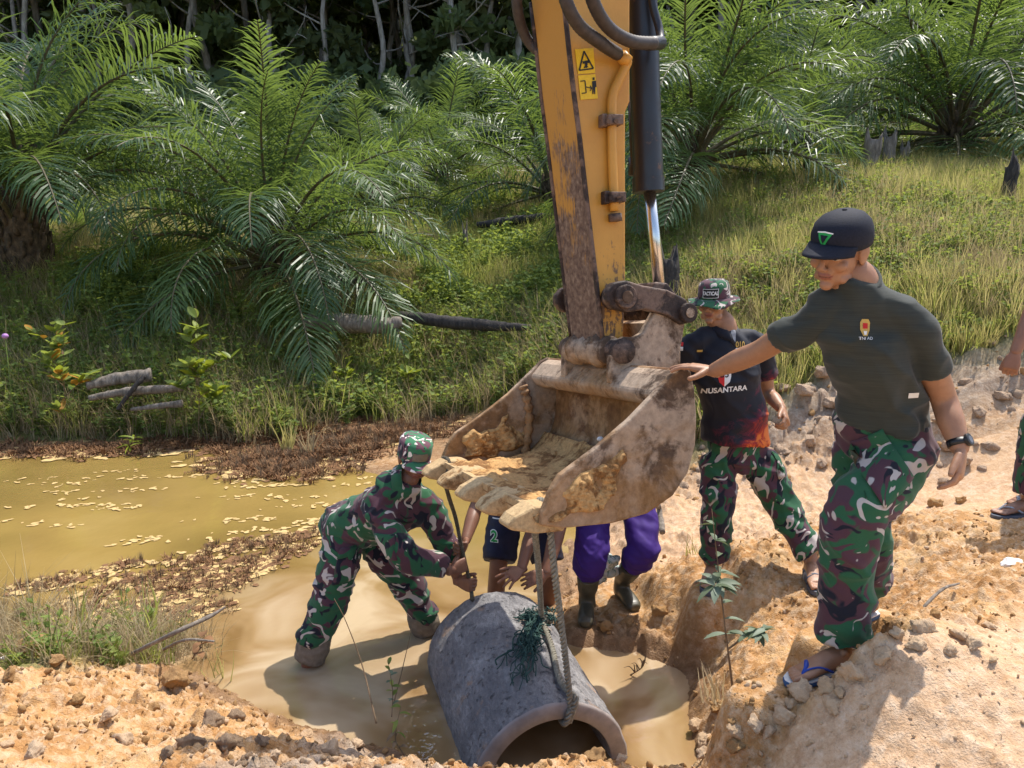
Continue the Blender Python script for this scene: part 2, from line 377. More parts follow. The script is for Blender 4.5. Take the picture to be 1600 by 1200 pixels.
pale = t.mix(t.ramp(n1, [(.5, 0.), (.75, .7)]), pale, (.55, .34, .18))
gry = t.ramp(n2, [(.3, (.21, .15, .105)), (.65, (.40, .32, .25))])
c = t.mix(za, orange, gry); c = t.mix(sep.outputs[2], c, pale)
c = t.mix(.5, c, v1, 'SOFT_LIGHT')
wetc = t.ramp(n2, [(.3, (.135, .072, .034)), (.7, (.29, .165, .08))])
c = t.mix(t.math('MULTIPLY', sep.outputs[1], .85), c, wetc)
litter = t.ramp(t.noise(co, 9, 6, .7), [(.3, (.07, .085, .02)), (.5, (.16, .155, .045)), (.68, (.30, .24, .10))])
litter = t.mix(t.ramp(t.noise(co, .5, 3), [(.4, 0.), (.6, 1.)]), litter, (.15, .18, .04))
c = t.mix(sep.outputs[0], litter, c)
t.set(col=c, rough=t.mix(sep.outputs[1], (.92,)*3, (.45,)*3), spec=.25)
h = t.math('ADD', t.math('MULTIPLY', n2, .7), t.math('MULTIPLY', n3, .35)); t.bump(h, .9, .020)
me.materials.append(t.m)
terrain = link('terrain', me); terrain['kind'] = 'structure'
terrain['label'] = 'bare orange earth bank, pale dirt road and grassy hillside'

# ------------------------------------------------------------------ water of the pond and the pit
wx = np.r_[np.arange(-30, -3.5, .6), np.arange(-3.5, 3.6, .05)]; wy = np.r_[np.arange(2.3, 6, .05), np.arange(6, 12.1, .3)]
WX, WY = np.meshgrid(wx, wy); k = np.arange(len(wx)*len(wy)).reshape(len(wy), len(wx))
wm = mesh_of('pond_water', np.stack([WX, WY, np.full(WX.shape, WATER)+.0012*fbm(np.c_[WX.ravel(), WY.ravel()]*5, 2, 3).reshape(WX.shape)], -1).reshape(-1, 3), np.stack([k[:-1, :-1], k[:-1, 1:], k[1:, 1:], k[1:, :-1]], -1).reshape(-1, 4))
pl = np.c_[WX.ravel(), WY.ravel()]
milk = sstep(6.9, 4.9, WY.ravel()+1.1*fbm(pl*.8, 3, 8)+.55*np.abs(WX.ravel()-.3)*(WX.ravel() < .3))
vcol(wm, 'turbid', np.stack([milk]*3, -1))
t = NT('muddy_water'); co = t.co('Object'); tb = t.attr('turbid')
sw = t.noise(co, 1.5, 3, .5, .9); 
yel = t.ramp(t.noise(co, .55, 4), [(.3, (.19, .125, .035)), (.6, (.31, .205, .06)), (.8, (.40, .28, .10))])
mlk = t.ramp(sw, [(.30, (.19, .105, .038)), (.46, (.31, .195, .09)), (.64, (.48, .36, .225))])
t.set(col=t.mix(tb, yel, mlk), rough=.02, spec=1.0)
t.bump(t.math('ADD', t.noise(co, 6, 2), t.math('MULTIPLY', t.noise(co, 24, 2), .3)), .16, .02)
wm.materials.append(t.m); w = link('pond_water', wm); w['kind'] = 'structure'; w['label'] = 'muddy yellow brown pond water'
# ------------------------------------------------------------------ excavator arm and bucket
WDIR = unit([.388, -.917, .085]); BW = .63
P0 = at(1062, 580, 3.0); OO = P0-BW*WDIR
def bp(px, py, s):
    d = ray(px, py); k = (s+np.dot(OO-CAM, WDIR))/np.dot(d, WDIR); return CAM+d*k
def bpl(L, s): return [bp(x, y, s) for x, y in L]
t = NT('arm_paint'); co = t.co('Object')
n1 = t.noise(co, 3.5, 6, .62, .3); n2 = t.noise(co, 28, 6, .7); n3 = t.noise(t.co('Object', (60, 60, 7)), 1, 4, .7)
zz = t.n.new('ShaderNodeSeparateXYZ'); t.l.new(co, zz.inputs[0])
low = t.ramp(t.math('ADD', zz.outputs[2], t.math('MULTIPLY', t.math('SUBTRACT', n1, .5), .9)), [(.0, 1.), (1.0, 1.)])
wear = t.math('ADD', t.math('MULTIPLY', n2, .55), t.math('MULTIPLY', n3, .45))
hgt = t.math('MULTIPLY', t.math('SUBTRACT', 1.62, zz.outputs[2]), .30)      # more worn towards the bucket
wfac = t.ramp(t.math('ADD', wear, t.math('MINIMUM', hgt, .12)), [(.60, 0.), (.67, 1.)])
yel = t.ramp(n1, [(.3, (.50, .235, .035)), (.7, (.62, .31, .05))])
brown = t.ramp(n2, [(.3, (.07, .04, .03)), (.7, (.20, .125, .08))])
t.set(col=t.mix(wfac, yel, brown), rough=t.mix(wfac, (.42,)*3, (.85,)*3), spec=.4); t.bump(wear, .25, .005)
t = NT('arm_scraped'); co = t.co('Object'); n1 = t.noise(co, 4, 6, .6, .4); n2 = t.noise(t.co('Object', (90, 90, 9)), 1, 5, .7); n3 = t.noise(co, 40, 4, .6)
zz = t.n.new('ShaderNodeSeparateXYZ'); t.l.new(co, zz.inputs[0])
f = t.math('ADD', t.math('ADD', t.math('MULTIPLY', n1, .7), t.math('MULTIPLY', n2, .5)), t.math('MULTIPLY', t.math('SUBTRACT', 1.75, zz.outputs[2]), .38))
brown = t.ramp(n3, [(.3, (.085, .05, .038)), (.55, (.19, .125, .09)), (.75, (.34, .25, .18))])
t.set(col=t.mix(t.ramp(f, [(.52, 0.), (.62, 1.)]), (.50, .25, .05), brown), rough=.8, spec=.3); t.bump(n3, .4, .006)
def crud(name, mud, dark, sc=1., thr=.5, rough=.85, rust=False):
    t = NT(name); co = t.co('Object'); a = t.noise(co, 3.2*sc, 6, .62, .5); b = t.noise(co, 30*sc, 5, .68); c = t.noise(co, 9*sc, 5, .7, .3)
    m1 = t.ramp(b, [(.3, tuple(x*.72 for x in mud)), (.7, tuple(min(1, x*1.25) for x in mud))])
    d1 = t.ramp(b, [(.35, tuple(x*.5 for x in dark)), (.7, dark)])
    k = t.ramp(t.math('ADD', t.math('MULTIPLY', a, .6), t.math('MULTIPLY', c, .4)), [(thr-.035, 0.), (thr+.035, 1.)])
    cc = t.mix(k, d1, m1)
    if rust: cc = t.mix(t.ramp(t.noise(co, 1.7, 5, .6, .6), [(.46, 0.), (.60, .75)]), cc, t.ramp(b, [(.3, (.25, .125, .045)), (.7, (.42, .23, .09))]))
    t.set(col=cc, rough=rough, spec=.25); t.bump(t.math('ADD', b, t.math('MULTIPLY', k, .6)), .45, .008); return t
crud('bucket_mud', (.42, .31, .22), (.15, .095, .062), 1., .49, .85, True)
crud('bucket_inside', (.36, .22, .12), (.20, .095, .042), .9, .50, .85, True)
crud('orange_soil', (.50, .29, .115), (.32, .155, .055), 2.2, .48, .95)
crud('tooth_mud', (.50, .345, .18), (.34, .19, .08), 2., .42, .95)
crud('link_steel', (.17, .11, .08), (.06, .04, .033), 1.6, .5, .6)
t = NT('cylinder_black'); co = t.co('Object'); n = t.noise(co, 18, 6, .7); n2 = t.noise(co, 3, 4)
t.set(col=t.mix(t.ramp(t.math('ADD', t.math('MULTIPLY', n, .7), t.math('MULTIPLY', n2, .3)), [(.58, 0.), (.66, 1.)]), (.018, .019, .024), (.12, .06, .035)), rough=t.ramp(n, [(.3, .28), (.7, .55)]), spec=.5)
plain('chrome_rod', (.66, .65, .63), .24, .5, .04, 8, 1.0, 0)
plain('hose_rubber', (.045, .036, .033), .55, .4, .3, 40)
plain('sticker_yellow', (.74, .46, .01), .5, .4, .08, 60, 0, 0)
plain('ink_black', (.02, .02, .02), .6, .3, .1, 60, 0, 0)

exc = empty('excavator', (float(OO[0]), float(OO[1]), 0), 0, 'worn yellow excavator arm reaching down with a mud caked toothed bucket', 'excavator')
# stick: paint on its sides, scraped bare underneath
side = [(840, -300), (882, 10), (893, 120), (905, 215), (918, 330), (930, 440), (940, 530), (950, 560), (966, 566), (974, 545), (978, 440), (978, 175), (985, 158), (985, -300)]
pts = bpl(side, .15); m = MB(); m.prism(pts, -.30*WDIR)
nside = len(side)
m.mi = [1 if i < 7 else 0 for i in range(nside)]+[0, 0]
stick = m.build('stick', ['arm_paint', 'arm_scraped'], exc, False); bevel(stick, .012, 3, 30)
m = MB()   # weld strips along the edges of the underside
for s in (.153, -.153):
    q = spline(bpl([(876, -40), (893, 120), (905, 215), (918, 330), (931, 440), (941, 530)], .15), 20); m.tube([p+(s-.15)*WDIR for p in q], .011, 6)
m.build('edge_weld', 'link_steel', exc)
m = MB(); q0 = bp(955, 548, .185); m.tube([q0-x*WDIR for x in np.linspace(0, .37, 24)], [.062+.010*math.sin(i*.9)*math.sin(i*2.3)+(.012 if i in (4, 5, 18, 19) else 0) for i in range(24)], 20); m.build('stick_boss', 'bucket_mud', exc)
# bucket
plate = [(848, 800), (862, 765), (876, 742), (930, 702), (985, 655), (1030, 608), (1052, 584), (1066, 576), (1080, 579), (1086, 610), (1089, 650), (1087, 695), (1076, 738), (1052, 775), (1012, 803), (958, 818), (880, 826), (846, 822)]
bk = empty('bucket'); bk.parent = exc; bk.matrix_parent_inverse = world_of(exc).inverted()
for s in (BW, -BW+.035):
    m = MB(); m.prism(bpl(plate, BW) if s > 0 else [p-(BW-s)*WDIR for p in bpl(plate, BW)], -.035*WDIR)
    o = m.build('side_plate', 'bucket_mud', bk, False); bevel(o, .008, 2)
    # wear rim along the front edge
cen = bp(985, 720, BW)
back = [(1066, 576), (1080, 579), (1086, 610), (1089, 650), (1087, 695), (1076, 738), (1052, 775), (1012, 803), (958, 818), (880, 826), (846, 822), (838, 812)]
B3 = spline(bpl(back, BW), 40)
def inward(L, d): return [p+d*unit(cen-p) for p in L]
m = MB(); A_ = inward(B3, .004); I_ = inward(B3, .03); n = len(A_); v = []
for s in (-.03, -2*BW+.03): v += [p+s*WDIR for p in A_]+[p+s*WDIR for p in I_]
f = []
for i in range(n-1):
    f += [(i, i+1, 2*n+i+1, 2*n+i), (n+i+1, n+i, 3*n+i, 3*n+i+1)]
f += [(0, 2*n, 3*n, n), (n-1, 2*n-1, 4*n-1, 3*n-1)]
m.add(v, f); m.build('shell', 'bucket_inside', bk)
bar = [(1050, 586), (1066, 576), (1080, 579), (1086, 612), (1066, 640), (1040, 634), (1028, 615)]
m = MB(); b3 = bpl(bar, BW); m.prism([p-.034*WDIR for p in inward(b3, .006)], -(2*BW-.068)*WDIR); o = m.build('top_bar', 'bucket_mud', bk, False); bevel(o, .02, 3, 25)
ear = [(950, 600), (950, 556), (957, 536), (972, 526), (988, 527), (1000, 520), (1024, 478), (1044, 470), (1062, 478), (1066, 498), (1058, 545), (1058, 600)]
for s in (.25, -.20):
    m = MB(); m.prism([p+(s-.22)*WDIR for p in bpl(ear, .22)], -.05*WDIR); o = m.build('ear', 'bucket_mud', bk, False); bevel(o, .008, 2)
m = MB(); m.prism(bpl([(1004, 505), (1018, 500), (1046, 585), (1030, 590)], .2), -.40*WDIR); m.build('gusset', 'bucket_mud', bk, False)
m = MB(); m.tube([bp(976, 549, .27), bp(976, 549, .27)-.54*WDIR], .055, 20); m.build('pivot_pin', 'link_steel', bk)
m = MB(); m.prism([p-.036*WDIR for p in bpl([(838, 797), (880, 802), (884, 823), (842, 823)], BW)], -(2*BW-.072)*WDIR); o = m.build('cutting_edge', 'tooth_mud', bk, False); bevel(o, .006, 2)
# teeth
tooth = [(868, 782), (826, 786), (796, 803), (783, 818), (792, 825), (830, 829), (872, 824)]
T3 = bpl(tooth, .53); tc = sum(T3)/len(T3)
for i, s in enumerate((.53, .265, 0., -.265, -.53)):
    q = [p+(s-.53)*WDIR for p in T3]; m = MB()
    h = [.068, .066, .058, .050, .050, .060, .068]
    n = len(q); v = [p+k*WDIR for p, k in zip(q, h)]+[p-k*WDIR for p, k in zip(q, h)]
    f = [tuple(range(n)), tuple(range(2*n-1, n-1, -1))]+[((j+1) % n, j, n+j, n+(j+1) % n) for j in range(n)]
    m.add(v, f); o = m.build('tooth', 'tooth_mud', bk, False); bevel(o, .014, 3, 25)
# soil left in the bucket: on its floor and lip, and smeared on the far plate
def lumpy_sheet(rows, name, mat, parent, amp, seed, up, fr=9., thick=.03, rag=1):
    """rows: 2-D list of points; pushed along up by noise; closed underneath"""
    R_ = np.array(rows); a, b = R_.shape[:2]; P = R_.reshape(-1, 3)
    u, v_ = np.meshgrid(np.linspace(0, 1, b), np.linspace(0, 1, a)); edge = np.minimum.reduce([u, 1-u, v_, 1-v_]).ravel(); e = sstep(.06, .16, edge*rag+.30*fbm(P*7, 4, seed+40)*(rag != 1)) if rag != 1 else sstep(0, .10, edge)
    d1, d2, c = worley(np.c_[P[:, 0]+P[:, 2]*.5, P[:, 1]+.3*P[:, 2]]*fr*1.7, seed)
    h = (fbm(P*fr, 4, seed)*.9+.20+.55*np.abs(fbm(P*26, 3, seed+3))+.35*np.abs(fbm(P*60, 2, seed+4))+.7*np.sqrt(np.clip(1-1.5*d1*d1, 0, 1))*c)*amp*e-.012*(1-e)
    up_ = np.asarray(up, float); up_ = up_ if up_.ndim == 2 else np.repeat(up_[None], len(P), 0)
    T_ = P+up_*h[:, None]; k = np.arange(a*b).reshape(a, b); f = np.stack([k[:-1, :-1], k[:-1, 1:], k[1:, 1:], k[1:, :-1]], -1).reshape(-1, 4)
    m = MB(); m.add(T_, f); m.add(P-up_*thick, f[:, ::-1]); return m.build(name, mat, parent)
fl = spline(inward(bpl([(838, 800), (890, 812), (958, 803), (1008, 787), (1042, 762), (1062, 730)], BW), .02), 50)
upb = unit(np.cross(WDIR, unit(fl[10]-fl[0])));  upb = upb if upb[2] > 0 else -upb
rows = [[p-s*WDIR+upb*(.045*max(0, .55-i/50.)*min(1, i/12.)*(.4+.6*math.sin(math.pi*(s/1.2)))) for s in np.linspace(.045, 2*BW-.045, 90)] for i, p in enumerate(fl)]
lumpy_sheet(rows, 'floor_soil', 'orange_soil', bk, .028, 5, upb, 8)
def plate_pts(poly_rows, off): return [[bp(x, y, BW)-off*WDIR for x, y in r] for r in poly_rows]
def quadrows(a, b, c, d, n=30, k=30):
    a, b, c, d = (np.array(q, float) for q in (a, b, c, d)); return [[((1-u)*a+u*b)*(1-v)+((1-u)*d+u*c)*v for u in np.linspace(0, 1, n)] for v in np.linspace(0, 1, k)]
lumpy_sheet(plate_pts(quadrows((866, 768), (1000, 660), (1060, 770), (854, 814), 60, 60), 2*BW-.04), 'smeared_soil', 'orange_soil', bk, .03, 8, WDIR, 9, .03, .8)
lumpy_sheet(plate_pts(quadrows((868, 770), (985, 672), (1040, 786), (856, 816), 70, 70), -.001), 'clinging_soil', 'orange_soil', bk, .024, 9, WDIR, 12, .03, .75)
m = MB(); q = spline([bp(1012, 636, BW)-(2*BW-.05)*WDIR, bp(1018, 660, BW)-(2*BW-.06)*WDIR, bp(1024, 700, BW)-(2*BW-.05)*WDIR, bp(1018, 750, BW)-(2*BW-.06)*WDIR, bp(1010, 790, BW)-(2*BW-.07)*WDIR], 30)
m.tube(q, [.022+.007*math.sin(i*1.7) for i in range(31)], 8); m.build('dried_mud_rib', 'bucket_inside', bk)
# link, cylinder
lk = [(945, 455), (955, 442), (975, 438), (1000, 446), (1040, 453), (1068, 467), (1081, 487), (1076, 503), (1062, 508), (1040, 494), (1005, 484), (978, 488), (955, 483), (945, 470)]
for s in (.27, -.22):
    m = MB(); m.prism([p+(s-.25)*WDIR for p in bpl(lk, .25)], -.05*WDIR); o = m.build('link_arm', 'link_steel', exc, False); bevel(o, .01, 3, 25)
for (x, y), r in (((972, 464), .052), ((1069, 489), .045)):
    m = MB(); m.tube([bp(x, y, .25)+.045*WDIR, bp(x, y, .25)-.55*WDIR], r, 20); o = m.build('link_pin', 'link_steel', exc, False); bevel(o, .006, 2, 30)
    m = MB(); m.tube([bp(x, y, .25)+.05*WDIR, bp(x, y, .25)+.035*WDIR], r*.5, 14); m.build('pin_cap', 'bucket_mud', exc, False)
m = MB(); m.prism(bpl([(1012, 470), (1024, 440), (1044, 442), (1066, 470), (1078, 488), (1068, 500), (1040, 486)], .12), -.24*WDIR); o = m.build('rod_eye', 'link_steel', exc, False); bevel(o, .012, 3, 25)
m = MB(); m.tube([bp(998, -300, 0), bp(1001, -60, 0), bp(1013, 286, 0)], .071, 28); m.tube([bp(1012.6, 278, 0), bp(1013.6, 300, 0)], .076, 28); m.build('cylinder_barrel', 'cylinder_black', exc, True).modifiers.new('e', 'EDGE_SPLIT').split_angle = rad(40)
m = MB(); m.tube([bp(1014, 290, 0), bp(1031, 455, 0)], .029, 24); m.build('cylinder_rod', 'chrome_rod', exc)
m = MB(); m.tube([bp(985, 150, -.05), bp(990, 266, -.05)], .014, 10); m.tube([bp(990, 246, -.06), bp(990, 274, -.06)], .026, 10); m.build('return_line', 'cylinder_black', exc)
# hoses with steel clips
def hose(px, s, r, name='hose', mat='hose_rubber'):
    m = MB(); q = spline([bp(x, y, k) for (x, y), k in zip(px, s)], 60)
    m.tube(q, [r*(1+.05*(i % 2)) for i in range(61)], 10); return m.build(name, mat, exc)
hose([(808, -60), (808, 10), (818, 50), (832, 72), (850, 84)], [-.05, -.12, -.17, -.18, -.14], .024)
hose([(872, -60), (884, 0), (905, 40), (940, 68), (966, 85)], [.32, .34, .30, .25, .19], .027)
hose([(915, -60), (926, 0), (950, 42), (985, 64), (1022, 68)], [.40, .36, .30, .26, .20], .027)
m = MB(); m.tube(spline([bp(1018, 67, .20), bp(1031, 66, .16), bp(1030, 45, .12), bp(1019, 0, .1), bp(1016, -80, .1)], 24), .019, 10); m.tube([bp(1010, 68, .21), bp(1033, 67, .16)], .03, 10); m.build('elbow_pipe', 'cylinder_black', exc)
m = MB(); m.tube(spline([bp(962, 83, .19), bp(979, 94, .185), bp(978, 103, .18), bp(966, 128, .175), bp(958, 148, .172), bp(956, 172, .172), bp(957, 250, .172), bp(960, 330, .172)], 50), .021, 12); m.tube([bp(970, 87, .19), bp(981, 97, .185)], .029, 10); m.build('hard_pipe', 'arm_paint', exc)
for y, x in ((189, 956), (309, 960)):
    m = MB(); e = .5*(bp(x+1, y, .18)-bp(x-1, y, .18)); g = .5*(bp(x, y-1, .18)-bp(x, y+1, .18)); m.box(bp(x+1, y, .18), e*12, g*8, WDIR*.032); m.box(bp(x-14, y, .17), e*4, g*10, WDIR*.02); o = m.build('pipe_clamp', 'link_steel', exc, False); bevel(o, .004)
    for dx in (-5, 7):
        m = MB(); m.tube([bp(x+dx, y, .21), bp(x+dx, y, .225)], .010, 6); m.build('bolt', 'link_steel', exc, False)
m = MB(); m.tube([bp(961, 334, .17), bp(962, 346, .17)], .03, 8); m.build('pipe_plug', 'link_steel', exc)
# warning stickers on the side face
def sticker(quad, name):
    m = MB(); m.prism(bpl(quad, .1525), .0015*WDIR); return m.build(name, 'sticker_yellow', exc, False)
def ink(polys, parent, s=.1555):
    m = MB()
    for p in polys: m.prism(bpl(p, s), .0012*WDIR)
    return m.build('pictogram', 'ink_black', parent, False)
def lines(L, w):
    out = []
    for (a, b), (c, d) in L:
        n = math.hypot(c-a, d-b); x, y = -(d-b)/n*w, (c-a)/n*w; out.append([(a+x, b+y), (c+x, d+y), (c-x, d-y), (a-x, b-y)])
    return out
s1 = sticker([(898, 77), (927, 75), (930, 114), (903, 116)], 'warning_sticker')
ink(lines([((905, 110), (912.5, 80)), ((912.5, 80), (927, 107)), ((927, 107), (905, 110))], 1.1)+[[(910, 96), (920, 94), (921, 98), (911, 100)], [(914, 99), (918, 98), (918, 102), (914, 103)], [(912, 106), (915, 101), (919, 104), (917, 106)]], s1)
s2 = sticker([(903, 118), (930, 116), (934, 154), (907, 156)], 'warning_sticker')
ink(lines([((907, 127), (914, 126)), ((914, 126), (916, 145)), ((916, 145), (909, 146)), ((916, 136), (924, 138)), ((922, 134), (924.5, 138)), ((922, 142), (924.5, 138))], .7)+[[(925, 127), (931, 126), (932, 136), (930, 136), (930, 147), (928.5, 147), (927.5, 138), (927, 147), (925.5, 147), (925.5, 136)], [(926, 121), (929, 121), (929, 125), (926, 125)]], s2)
m = MB(); m.ball(bp(938, 686, .1), .016, .012, .012); pb = m.build('pebble', plain('white_stone', (.75, .73, .70), .6)); tagged(pb, 'small white pebble stuck in the soil inside the excavator bucket', 'pebble')

# ------------------------------------------------------------------ concrete pipe
PR = np.array([-.114, 3.955, -.706]); PA = unit([.288, -.955, -.073]); PL = 1.0; PRAD = .36
t = NT('pipe_concrete'); co = t.co('Object'); a = t.noise(co, 5, 6, .65, .3); b = t.noise(co, 55, 5, .7); c = t.noise(t.co('Object', (42, 16, 42), (0, 0, .29)), 1, 5, .75, .4)
base = t.ramp(t.math('ADD', t.math('MULTIPLY', a, .5), t.math('MULTIPLY', c, .5)), [(.32, (.12, .115, .12)), (.5, (.22, .21, .21)), (.66, (.40, .385, .375))])
base = t.mix(t.ramp(t.noise(co, 7, 5, .6), [(.60, 0.), (.70, .75)]), base, (.40, .25, .15))
pit = t.ramp(t.noise(co, 26, 5, .75), [(.34, 1.), (.42, 0.)]); base = t.mix(t.math('MULTIPLY', pit, .55), base, (.06, .055, .055))
t.set(col=base, rough=.88, spec=.3); t.bump(t.math('SUBTRACT', t.math('ADD', b, c), pit), .8, .014)
plain('pipe_cut', (.32, .28, .26), .9, .2, .18, 16, 0, .3)
e1 = unit(np.cross(PA, [0, 0, 1.])); e2 = np.cross(e1, PA)
m = MB(); n = 72; prof = [(0, .285), (0, .30), (0, .352), (.008, .36), (PL*.5, .36), (PL-.012, .36), (PL, .350), (PL, .30), (PL-.004, .282), (PL*.5, .28), (.0, .285)]
# finely ringed outside so that the rough casting shows in relief
prof = [(0, .285), (0, .352), (.010, .36)]+[(x, .36) for x in np.linspace(.03, PL-.03, 60)]+[(PL-.010, .36), (PL, .350), (PL, .285), (PL-.006, .28), (0, .28)]
v = []; nn = 120
for x, r in prof:
    th = np.linspace(0, 2*np.pi, nn, endpoint=False); ring = PR+x*PA+r*(np.cos(th)[:, None]*e1+np.sin(th)[:, None]*e2)
    if r > .3: ring = ring+(ring-PR-x*PA)/r*(.006*fbm(ring*14, 4, 4)+.003*fbm(ring*45, 3, 5))[:, None]
    v.append(ring)
v = np.concatenate(v); f = []; K = len(prof)
for i in range(K-1):
    for j in range(nn): f.append((i*nn+j, (i+1)*nn+j, (i+1)*nn+(j+1) % nn, i*nn+(j+1) % nn))
for j in range(nn): f.append(((K-1)*nn+j, j, (j+1) % nn, (K-1)*nn+(j+1) % nn))
m.add(v, f); m.mi = [0 if i < (K-6)*nn+nn*1 else (1 if i < (K-2)*nn else 0) for i in range(len(f))]
pipe = m.build('concrete_pipe', ['pipe_concrete', 'pipe_cut'], None); tagged(pipe, 'thick walled grey concrete culvert pipe lying in muddy water under the bucket', 'pipe')

# ------------------------------------------------------------------ ropes
t = NT('rope_fibre'); n = t.noise(t.co('Object'), 60, 5, .7); t.set(col=t.ramp(n, [(.3, (.13, .115, .085)), (.7, (.36, .33, .26))]), rough=.95, spec=.1); t.bump(n, .5, .003)
t = NT('rope_dark'); n = t.noise(t.co('Object'), 60, 5, .7); t.set(col=t.ramp(n, [(.3, (.045, .04, .03)), (.7, (.14, .12, .09))]), rough=.95, spec=.1); t.bump(n, .5, .003)
plain('net_green', (.035, .075, .065), .8, .2, .35, 50)
def rope_strands(m, path, r, pitch=.062, strands=3, n=None, sides=7):
    P = np.array(path); seg = np.linalg.norm(np.diff(P, axis=0), axis=1); L = seg.sum(); n = n or int(L/.006)
    s = np.r_[0, np.cumsum(seg)]; u = np.linspace(0, L, n); C = np.stack([np.interp(u, s, P[:, k]) for k in range(3)], -1)
    T = np.gradient(C, axis=0); T /= np.linalg.norm(T, axis=1)[:, None]+1e-9
    up = np.array([.3, .5, .81]); 
    for q in range(strands):
        pts = []
        uu = unit(up-T[0]*np.dot(up, T[0]))
        for i in range(n):
            uu = unit(uu-T[i]*np.dot(uu, T[i])); sd = np.cross(T[i], uu); a = 2*math.pi*(u[i]/pitch+q/strands); pts.append(C[i]+r*.60*(math.cos(a)*uu+math.sin(a)*sd))
        m.tube(pts, r*.47, sides)
def pipe_pt(x, ang, r=PRAD): return PR+x*PA+r*(math.cos(ang)*e1+math.sin(ang)*e2)
ANG = math.pi/2
tp = bp(848, 792, .53)
topin = bp(888, 1118, 0)*0
# sling: over the near tooth, down both ways, through the pipe mouth and knotted on its top
def on_pipe_px(px, py, r):
    """nearest hit of a pixel ray with the pipe of radius r"""
    d = ray(px, py); o = CAM-PR; d_ = d-PA*np.dot(d, PA); o_ = o-PA*np.dot(o, PA); A = d_@d_; B = 2*o_@d_; C_ = o_@o_-r*r
    return CAM+d*((-B-math.sqrt(max(0, B*B-4*A*C_)))/(2*A))
knot = on_pipe_px(846, 968, PRAD+.035); mouth = PR+PL*PA; 
def lip(px): # point on pipe mouth under pixel
    d = ray(*px); k = np.dot(mouth-CAM, PA)/np.dot(d, PA); return CAM+d*k
lipo = lip((887, 1108))-PA*.0; 
def radial(p): q = p-PR; q = q-PA*np.dot(q, PA); return unit(q)
rd_ = radial(lipo); c_ = PR+PA*(PL+.022)
sling = []
right = [bp(836, 800, .47), bp(842, 789, .49), bp(851, 789, .53), bp(857, 800, .545)]
edge_o = PR+PA*(PL+.0)+rd_*(PRAD+.018); edge_i = PR+PA*(PL-.0)+rd_*(.262)
path1 = spline([bp(858, 810, .55), .5*bp(862, 860, .55)+.5*(.72*bp(862, 860, .55)+.28*edge_o), edge_o*.55+bp(858, 810, .55)*.45, edge_o, PR+PA*(PL+.02)+rd_*.32, edge_i, PR+PA*(PL-.10)+rd_*.255], 80)
m = MB(); loop = spline([bp(838, 826, .42)-.02*WDIR, bp(832, 806, .42), bp(840, 784, .46), bp(850, 784, .52), bp(858, 796, .55), bp(858, 810, .55)], 40)
rope_strands(m, loop, .014); rope_strands(m, path1, .014)
rope_strands(m, spline([bp(838, 826, .42)-.02*WDIR, .6*bp(838, 826, .42)+.4*knot, knot+np.array([0, 0, .01])], 50), .014)
rope_strands(m, spline([knot, on_pipe_px(862, 1010, PRAD+.02), on_pipe_px(874, 1060, PRAD+.018), edge_o-PA*.03-e1*.02, edge_o-e1*.022+PA*.012, edge_i-e1*.02], 70), .014)
rng = np.random.default_rng(4)
for q in range(7):   # knot turns
    a0 = rng.uniform(0, 6.28); nrm = unit(rng.normal(size=3)); u1 = unit(np.cross(nrm, [.3, .2, 1])); u2 = np.cross(nrm, u1); c0 = knot+rng.normal(size=3)*.014
    rope_strands(m, [c0+(.030+.01*rng.random())*(math.cos(a)*u1+math.sin(a)*u2)*np.array([1, 1, 1]) for a in np.linspace(a0, a0+5.2, 24)], .0125)
rope = m.build('sling_rope', 'rope_fibre'); tagged(rope, 'thick twisted beige rope slung from the bucket tooth through the concrete pipe', 'rope')
# tangled green net hanging from the knot
m = MB()
for q in range(60):
    p = knot+rng.normal(size=3)*np.array([.03, .03, .022])+np.array([-.03, 0, .0]); pts = [p]; L = rng.uniform(.08, .22) if q > 30 else rng.uniform(.05, .12); tgt = rng.normal()*.05-.03
    for i in range(9):
        k = (i+1)/9; px = 838+(-15+tgt*300)*k*(1.0 if q > 30 else .4)+rng.normal()*5; py = 968+L*480*k+rng.normal()*4
        pts.append(on_pipe_px(px, py, PRAD+.012+.035*(1-k)*rng.random()+.02*math.sin(i+q)**2))
    m.tube(spline(pts, 22), rng.uniform(.0018, .0042), 5)
for q in range(110):
    nrm = unit(rng.normal(size=3)); u1 = unit(np.cross(nrm, [.3, .2, 1])); u2 = np.cross(nrm, u1); c0 = knot+rng.normal(size=3)*np.array([.036, .022, .02])+np.array([-.03, 0, .0]); a0 = rng.uniform(0, 6)
    m.tube([c0+rng.uniform(.018, .04)*(math.cos(a)*u1+math.sin(a)*u2) for a in np.linspace(a0, a0+rng.uniform(2, 5), 14)], rng.uniform(.002, .0045), 5)
net = m.build('net_tangle', 'net_green'); tagged(net, 'tangled dark green net bundle knotted on top of the concrete pipe', 'net')
# dark rope pulled by the bending soldier, from the far tooth down to the pipe
HROPE = [at(722, 858, 3.93), at(727, 880, 3.935), at(733, 905, 3.94)]
def tshift(px, py, s): return bp(px, py, .53)+(s-.53)*WDIR
ta = tshift(826, 806, -.53)
m = MB(); w_ = WDIR
rope_strands(m, spline([ta-w_*.08-upb*.05, ta-w_*.075+upb*.03, ta+upb*.055, ta+w_*.075+upb*.03, ta+w_*.08-upb*.06, at(712, 810, 3.86), at(718, 840, 3.91), HROPE[0], HROPE[1], HROPE[2], at(736, 920, 3.95), on_pipe_px(738, 938, PRAD+.010)], 140), .011, .035)
rope2 = m.build('pull_rope', 'rope_dark'); tagged(rope2, 'thin dark rope looped on the outer bucket tooth and gripped by hands', 'rope')
